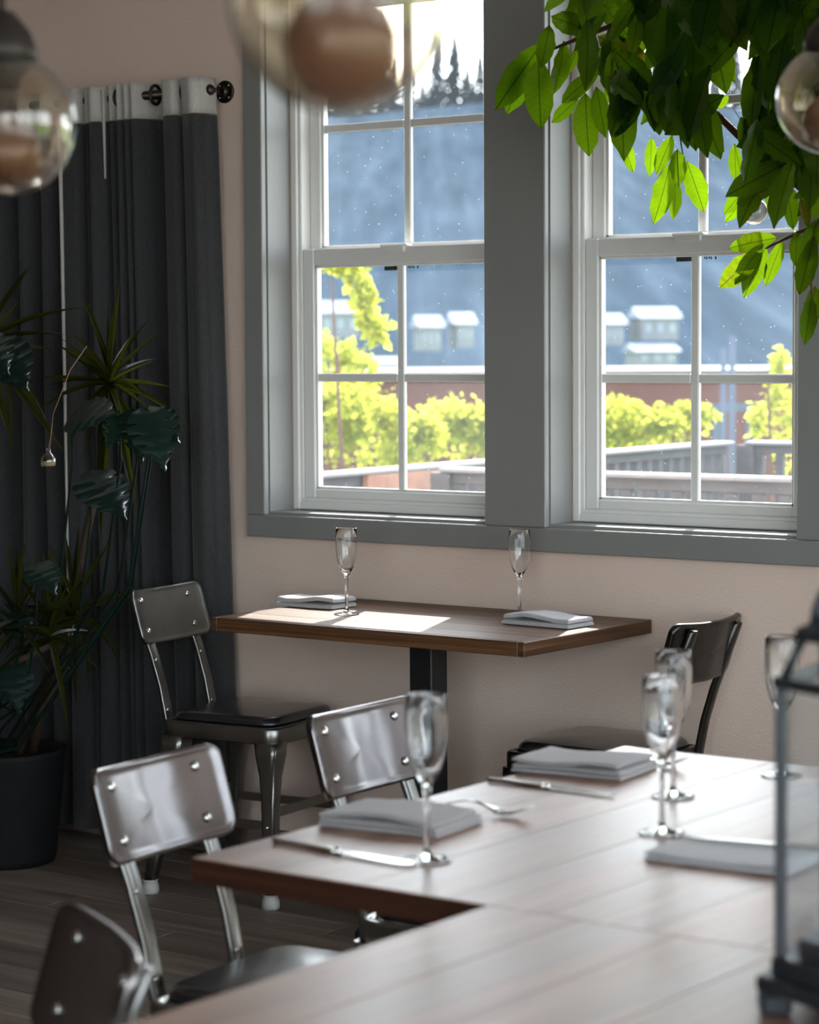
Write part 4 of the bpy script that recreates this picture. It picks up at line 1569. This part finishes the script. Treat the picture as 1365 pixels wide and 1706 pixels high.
obov = lambda u: max(.02, (math.sin(math.pi * min(1, u ** .85)) ** .75) * (.72 + .38 * u)) if u < .999 else .02
strap = lambda u: max(.04, (min(1, .55 + u * 2.2)) * (1 - u ** 2.2))
tree_leaves = [leaf_mesh('leaf_blade', 'leaf_tree', obov, 9, .40 + .035 * (k % 3), .10 + .05 * (k % 2), .05 + .07 * (k % 4), .018 + .010 * (k % 3), 40 + k) for k in range(7)]

# the tall tree whose crown hangs into the picture from the right
TREE = Vector((-1.72, 4.45, 0))
tree = empty('broadleaf_tree', TREE)
tag(tree, 'tall indoor tree with big glossy leaves hanging before the right window', 'tree')
MB().lathe([(.001, 0), (.19, 0), (.21, .02), (.25, .40), (.26, .42), (.235, .42), (.225, .38), (.001, .38)], 28).build('pot', 'pot', tree)
MB().lathe([(.001, .385), (.224, .385), (.2, .379), (.001, .379)], 24).build('soil', 'soil', tree)
MB().tube([(0, 0, .38), (.03, .02, .9), (-.02, .03, 1.5), (.02, .05, 2.1), (-.02, .08, 2.6)], [.038, .034, .03, .024, .014], 10).build('trunk', 'bark', tree)


def branch(pts, r0, r1):
    q = [p - TREE for p in pts]
    n = len(q)
    MB().tube(q, [r0 + (r1 - r0) * i / (n - 1) for i in range(n)], 7).build('branch', 'bark', tree)


branch([TREE + Vector((-.02, .05, 2.15)), PY(1440, 300, 4.7), PY(1346, 319, 4.75), PY(1280, 265, 4.78), PY(1230, 225, 4.8), PY(1174, 170, 4.8), PY(1120, 120, 4.78)], .016, .005)
branch([TREE + Vector((-.02, .07, 2.4)), PY(1420, 60, 4.65), PY(1250, 60, 4.72), PY(1130, 55, 4.72), PY(1032, 38, 4.7), PY(960, 66, 4.7), PY(916, 84, 4.7)], .014, .003)
branch([TREE + Vector((0, .04, 1.95)), PY(1430, 420, 4.72), PY(1370, 372, 4.8), PY(1334, 386, 4.82), PY(1300, 402, 4.84), PY(1276, 414, 4.85)], .009, .002)
branch([PY(1180, 178, 4.8), PY(1192, 215, 4.8), PY(1202, 236, 4.8)], .002, .001)
branch([PY(1130, 205, 4.8), PY(1136, 245, 4.8), PY(1140, 268, 4.8)], .002, .001)
branch([PY(1300, 280, 4.8), PY(1285, 295, 4.82), PY(1262, 300, 4.83)], .003, .001)
branch([PY(1410, 330, 4.68), PY(1356, 380, 4.7), PY(1352, 470, 4.7), PY(1356, 520, 4.7)], .005, .002)

OX, OY, SC = 800, 0, 2.416
hand = [  # (base x, base y, tip x, tip y) as read in an enlarged view, plane y, face tilt
    (252, 170, 58, 445, 4.66), (230, 195, 95, 458, 4.70), (236, 232, 238, 518, 4.62), (338, 165, 318, 385, 4.70), (395, 400, 285, 495, 4.74),
    (425, 375, 432, 628, 4.62), (480, 290, 312, 412, 4.58), (395, 190, 350, 300, 4.76), (455, 130, 275, 60, 4.66), (280, 100, 250, 270, 4.6),
    (345, 0, 228, 24, 4.8), (500, -20, 340, 38, 4.78), (420, 20, 445, 118, 4.7), (530, 30, 440, 90, 4.64), (640, -20, 600, 80, 4.76),
    (470, 350, 500, 545, 4.55), (560, 330, 590, 620, 4.55), (640, 300, 560, 560, 4.5), (760, 290, 750, 540, 4.48), (700, 330, 720, 545, 4.55),
    (690, 555, 688, 705, 4.78), (775, 545, 708, 700, 4.80), (560, 540, 620, 690, 4.74), (765, 660, 712, 892, 4.78), (785, 715, 790, 888, 4.82),
    (795, 600, 800, 748, 4.76), (832, 648, 905, 850, 4.80), (985, 610, 825, 515, 4.72), (1025, 578, 1030, 728, 4.78), (1085, 585, 1078, 725, 4.80),
    (1095, 725, 982, 865, 4.78), (1098, 755, 1002, 892, 4.86), (1170, 690, 1140, 790, 4.70), (1165, 740, 1172, 848, 4.86),
    (1198, 958, 992, 990, 4.86), (1152, 985, 1062, 1198, 4.87), (1140, 980, 1022, 1145, 4.80), (1140, 1000, 958, 1168, 4.87), (1218, 965, 1152, 1145, 4.86),
    (1278, 928, 1270, 1070, 4.82), (1232, 738, 1265, 915, 4.80), (1345, 950, 1285, 1200, 4.66), (1335, 1195, 1310, 1385, 4.68), (1365, 880, 1300, 1040, 4.7),
    (1350, 1150, 1330, 1320, 4.72), (1290, 800, 1330, 900, 4.7), (850, 490, 905, 600, 4.86), (1000, 385, 960, 440, 4.84), (940, 380, 900, 500, 4.82),
    (1170, 440, 1250, 730, 4.58), (1140, 420, 1080, 650, 4.6), (1050, 470, 1110, 650, 4.62), (1240, 560, 1330, 720, 4.6), (1290, 640, 1365, 760, 4.6),
    (1120, 300, 1090, 420, 4.7), (1180, 260, 1060, 470, 4.64), (1250, 420, 1200, 560, 4.66), (1330, 760, 1260, 800, 4.74),
]
camdir = -_fw
rl = random.Random(11)
for k, (bx, by, tx, ty, Y) in enumerate(hand):
    b = PY(OX + bx / SC, OY + by / SC, Y)
    t = PY(OX + tx / SC, OY + ty / SC, Y - rl.uniform(-.02, .05))
    fc = (camdir + Vector((rl.uniform(-.35, .35), rl.uniform(-.2, .2), rl.uniform(-.1, .45)))).normalized()
    put_leaf(tree_leaves[k % 7], 'leaf', tree, TREE, b, t, fc, rl.uniform(.85, 1.1))
# the dark inner mass of the crown
nfill = 0
while nfill < 240:
    px_ = rl.uniform(960, 1410)
    py_ = rl.uniform(-70, 330)
    top_lim = 175 if px_ < 1130 else (215 if px_ < 1200 else (130 if px_ < 1240 else 330))
    if py_ > top_lim or (px_ < 1010 and py_ > 120):
        continue
    if 1190 < px_ < 1250 and py_ > 120:
        continue
    Y = rl.uniform(4.38, 4.86)
    b = PY(px_, py_, Y)
    Lf = rl.uniform(.10, .17)
    dv = (Vector((rl.gauss(-.15, .55), rl.gauss(-.1, .3), -1 + rl.uniform(-.2, .5)))).normalized()
    fc = (camdir + Vector((rl.uniform(-.7, .7), rl.uniform(-.5, .5), rl.uniform(-.1, .8)))).normalized()
    put_leaf(tree_leaves[nfill % 7], 'leaf', tree, TREE, b - dv * Lf * .5, b + dv * Lf * .5, fc, rl.uniform(.85, 1.15))
    nfill += 1

rest_l = MB()
for k in range(260):
    px_ = rl.uniform(1385, 2000)
    py_ = rl.uniform(-260, 330) if px_ < 1800 else rl.uniform(-260, 120)
    Y = rl.uniform(4.2, 4.8)
    b = PY(px_, py_, Y)
    if b.y > 4.9 or b.z > 2.92:
        continue
    Lf = rl.uniform(.11, .17)
    dv = Vector((rl.gauss(0, .5), rl.gauss(-.1, .3), -1 + rl.uniform(-.2, .5))).normalized()
    fc = (camdir + Vector((rl.uniform(-.7, .7), rl.uniform(-.5, .5), rl.uniform(-.1, .8)))).normalized()
    z = (fc - dv * fc.dot(dv)).normalized()
    y = z.cross(dv)
    me = tree_leaves[k % 7]
    rest_l.add([b - TREE + dv * (v.co.x - .5) * Lf + y * v.co.y * Lf + z * v.co.z * Lf for v in me.vertices], [tuple(p.vertices) for p in me.polygons], True)
M['leaf_outer'] = leaf_mat('broad_leaf_outer', (0.0025, 0.012, 0.0015), (0.006, 0.024, 0.003), (0.18, 0.33, 0.004), 0.42, 0.4, gloss=0.010)
ro = rest_l.build('outer_foliage', 'leaf_outer', tree)
ro['kind'] = 'stuff'

# clear glass bulb ornament hanging among the leaves
oc = PY(1257, 352, 4.93)
orn = empty('glass_bulb_ornament', oc)
tag(orn, 'clear glass bulb ornament hanging among the lit leaves', 'ornament')
R_ = .030
pf = [(max(.0004, R_ * math.cos(a)), R_ * math.sin(a)) for a in [-math.pi / 2 + math.pi * .84 * k / 18 for k in range(19)]]
zn = pf[-1][1]
MB().lathe(pf + [(.010, zn + .012), (.009, zn + .012)] + [(max(.0003, q * .95), w * .95) for q, w in pf[::-1]], 28).build('bulb_shell', 'globe', orn)
MB().tube([(-.006, 0, zn + .008), (-.010, 0, .008), (-.003, 0, -.008), (.006, 0, .002), (.004, 0, zn + .008)], .0009, 6).build('filament', 'rivet', orn)
MB().lathe([(.001, zn + .03), (.007, zn + .03), (.0095, zn + .022), (.0095, zn + .0122), (.001, zn + .0122)], 16).build('cap', 'cutlery', orn)
MB().tube([(0, 0, zn + .03), (.004, 0, zn + .12), (.0, -.1, zn + .20)], .0008, 5).build('thread', 'twine', orn)

# ------------------------------------------------------------------ dark plants in front of the curtain
strap_leaves = [leaf_mesh('strap_blade', 'leaf_strap', strap, 9, .085 + .012 * (k % 3), .5, (.06, .22, .42, .6)[k % 4], .0, 70 + k) for k in range(4)]


def dracaena(base_, crowns, label, seed, hand_tips=None, pot_r=.17, pot_h=.3):
    rnd = random.Random(seed)
    t = empty('dracaena_plant', base_)
    tag(t, label, 'plant', 'potted plants in front of the curtain')
    MB().lathe([(.001, 0), (pot_r * .8, 0), (pot_r * .84, .02), (pot_r, pot_h), (pot_r * 1.03, pot_h + .015), (pot_r * .93, pot_h + .015), (pot_r * .9, pot_h - .03), (.001, pot_h - .03)], 28).build('pot', 'pot', t)
    MB().lathe([(.001, pot_h - .025), (pot_r * .895, pot_h - .025), (pot_r * .88, pot_h - .0295), (.001, pot_h - .0295)], 24).build('soil', 'soil', t)
    for ci, (c, n, L) in enumerate(crowns):
        q = c - base_
        s = Vector((rnd.uniform(-.06, .06), rnd.uniform(-.06, .06), pot_h - .03))
        m1 = s.lerp(q, .4) + Vector((rnd.uniform(-.05, .05), rnd.uniform(-.04, .04), 0))
        m2 = s.lerp(q, .75) + Vector((rnd.uniform(-.03, .03), rnd.uniform(-.03, .03), 0))
        MB().tube([s, m1, m2, q], [.014, .012, .011, .008], 8).build('cane', 'cane', t)
        for k in range(n):
            an = k * 2.39996 + rnd.uniform(-.3, .3)
            el = math.radians(80 - 125 * (k / n) ** 1.1 + rnd.uniform(-10, 10))
            dv = Vector((math.cos(an) * math.cos(el), math.sin(an) * math.cos(el), math.sin(el)))
            b = c + Vector((0, 0, .05 * (1 - k / n)))
            tip = b + dv * L * rnd.uniform(.75, 1.15)
            if tip.y > 4.93 or b.y > 4.93:
                tip.y = min(tip.y, 4.925)
            fc = (Vector((0, 0, 1)) + camdir * .4).normalized()
            me = strap_leaves[(0 if el > .6 else 1 if el > .1 else 2 if el > -.3 else 3)]
            put_leaf(me, 'leaf', t, base_, b, tip, fc)
    if hand_tips:
        c = crowns[0][0]
        for (px_, py_, Y) in hand_tips:
            tip = PY(px_, py_, Y)
            put_leaf(strap_leaves[0 if py_ < 650 else 1], 'leaf', t, base_, c + Vector((0, 0, .02)), tip, (camdir + Vector((0, 0, .8))).normalized())
    return t


c1 = PY(184, 652, 4.62)
c1b = PY(125, 1040, 4.62)
dracaena(Vector((-4.86, 4.66, 0)), [(c1, 22, .22), (c1b, 20, .2)], 'spiky dracaena with yellow-green strap leaves beside the curtain\'s right folds', 5,
         [(120, 546, 4.58), (92, 567, 4.6), (57, 622, 4.55), (96, 627, 4.62), (219, 553, 4.6), (192, 596, 4.66), (251, 597, 4.6), (279, 637, 4.58), (245, 668, 4.6), (100, 735, 4.55), (130, 742, 4.52),
          (160, 745, 4.55), (228, 838, 4.6), (158, 893, 4.55)])
c2 = PY(-25, 590, 4.42)
c2b = PY(30, 1050, 4.4)
c2c = PY(85, 1075, 4.45)
dracaena(Vector((-5.24, 4.42, 0)), [(c2, 20, .24), (c2b, 16, .2), (c2c, 20, .2)], 'spiky dracaena cut by the left edge, farther left', 6,
         [(28, 498, 4.4), (82, 575, 4.4), (96, 716, 4.38), (18, 726, 4.35), (60, 640, 4.4)])


def split_leaf_mesh(name, seed):
    rnd = random.Random(seed)
    vs, fs = [], []
    nseg = 22
    for i in range(nseg + 1):
        u = i / nseg
        w = .36 * math.sin(math.pi * min(.985, u ** .75 + .02)) ** .7
        notch = 1.0
        if .2 < u < .95 and i % 4 == 2:
            notch = .45
        for c in (-1, -.55, 0, .55, 1):
            ww = w * (notch if abs(c) == 1 else 1) * c
            back = .10 * abs(c)
            vs.append((u - back + (.1 if u > .9 else 0) * 0, ww, -.28 * u * u - .12 * abs(c) * w + .02 * math.sin(i * 1.5 + seed) * abs(c)))
    for i in range(nseg):
        for k in range(4):
            a = i * 5 + k
            fs.append((a, a + 1, a + 6, a + 5))
    me = MB().add(vs, fs, True).mesh(name)
    me.materials.append(M['leaf_split'])
    return me


spl = [split_leaf_mesh('split_blade', 3), split_leaf_mesh('split_blade', 4)]
PB = Vector((-5.02, 4.30, 0))
ph = empty('split_leaf_plant', PB)
tag(ph, 'dark glossy split-leaf plant growing among the dracaenas', 'plant', 'potted plants in front of the curtain')
MB().lathe([(.001, 0), (.13, 0), (.135, .02), (.165, .27), (.17, .285), (.15, .285), (.147, .25), (.001, .25)], 28).build('pot', 'pot', ph)
MB().lathe([(.001, .255), (.146, .255), (.14, .2505), (.001, .2505)], 24).build('soil', 'soil', ph)
for k, (bx, by, tx, ty, Y) in enumerate([(228, 685, 234, 758, 4.52), (246, 684, 277, 764, 4.50), (250, 690, 287, 722, 4.54), (200, 690, 172, 742, 4.5), (150, 790, 205, 838, 4.48), (120, 690, 175, 670, 4.5),
                                         (-8, 570, 38, 628, 4.36), (60, 940, 88, 972, 4.4), (30, 1010, 4, 1075, 4.4), (20, 1110, 30, 1178, 4.36), (-30, 560, 10, 600, 4.34)]):
    b, tp = PY(bx, by, Y), PY(tx, ty, Y - .04)
    d_ = (tp - b)
    fc = (camdir + Vector((rl.uniform(-.2, .5), rl.uniform(-.3, .3), .5))).normalized()
    put_leaf(spl[k % 2], 'leaf', ph, PB, b, b + d_ * 1.05, fc, 1.1)
    e = b - PB
    s = Vector((0.02 * (k % 3 - 1), 0.02 * (k % 2), .25))
    MB().tube([s, Vector((e.x * .55, e.y * .55, .38)), Vector((e.x * .93, e.y * .93, max(.5, e.z - .45))), e - Vector((0, 0, .12)), e], [.005, .0045, .004, .003, .0022], 6).build('stalk', 'leaf_split', ph)

# little bottle ornament on twine
bo = PY(81, 778, 4.30)
bt2 = empty('hanging_bottle', bo)
tag(bt2, 'small glass bottle with pale sand hanging on twine in the plants', 'ornament')
MB().lathe([(.0005, 0), (.016, 0), (.0185, .004), (.0185, .022), (.013, .032), (.007, .036), (.0065, .046), (.0055, .046), (.006, .035), (.0115, .031), (.0172, .021), (.0172, .005), (.015, .002), (.0005, .002)], 20).build('bottle', 'globe', bt2)
MB().lathe([(.0005, .0025), (.0145, .0025), (.0165, .005), (.0165, .014), (.0005, .015)], 18).build('sand', 'sand', bt2)
MB().tube([(0, 0, .044), (.012, 0, .085), (.018, 0, .13), (.012, 0, .09), (.004, 0, .046)], .0012, 6).build('twine', 'twine', bt2)
MB().tube([(.018, 0, .13), (.03, .05, .24), (.04, .1, .30)], .0012, 6).build('twine', 'twine', bt2)
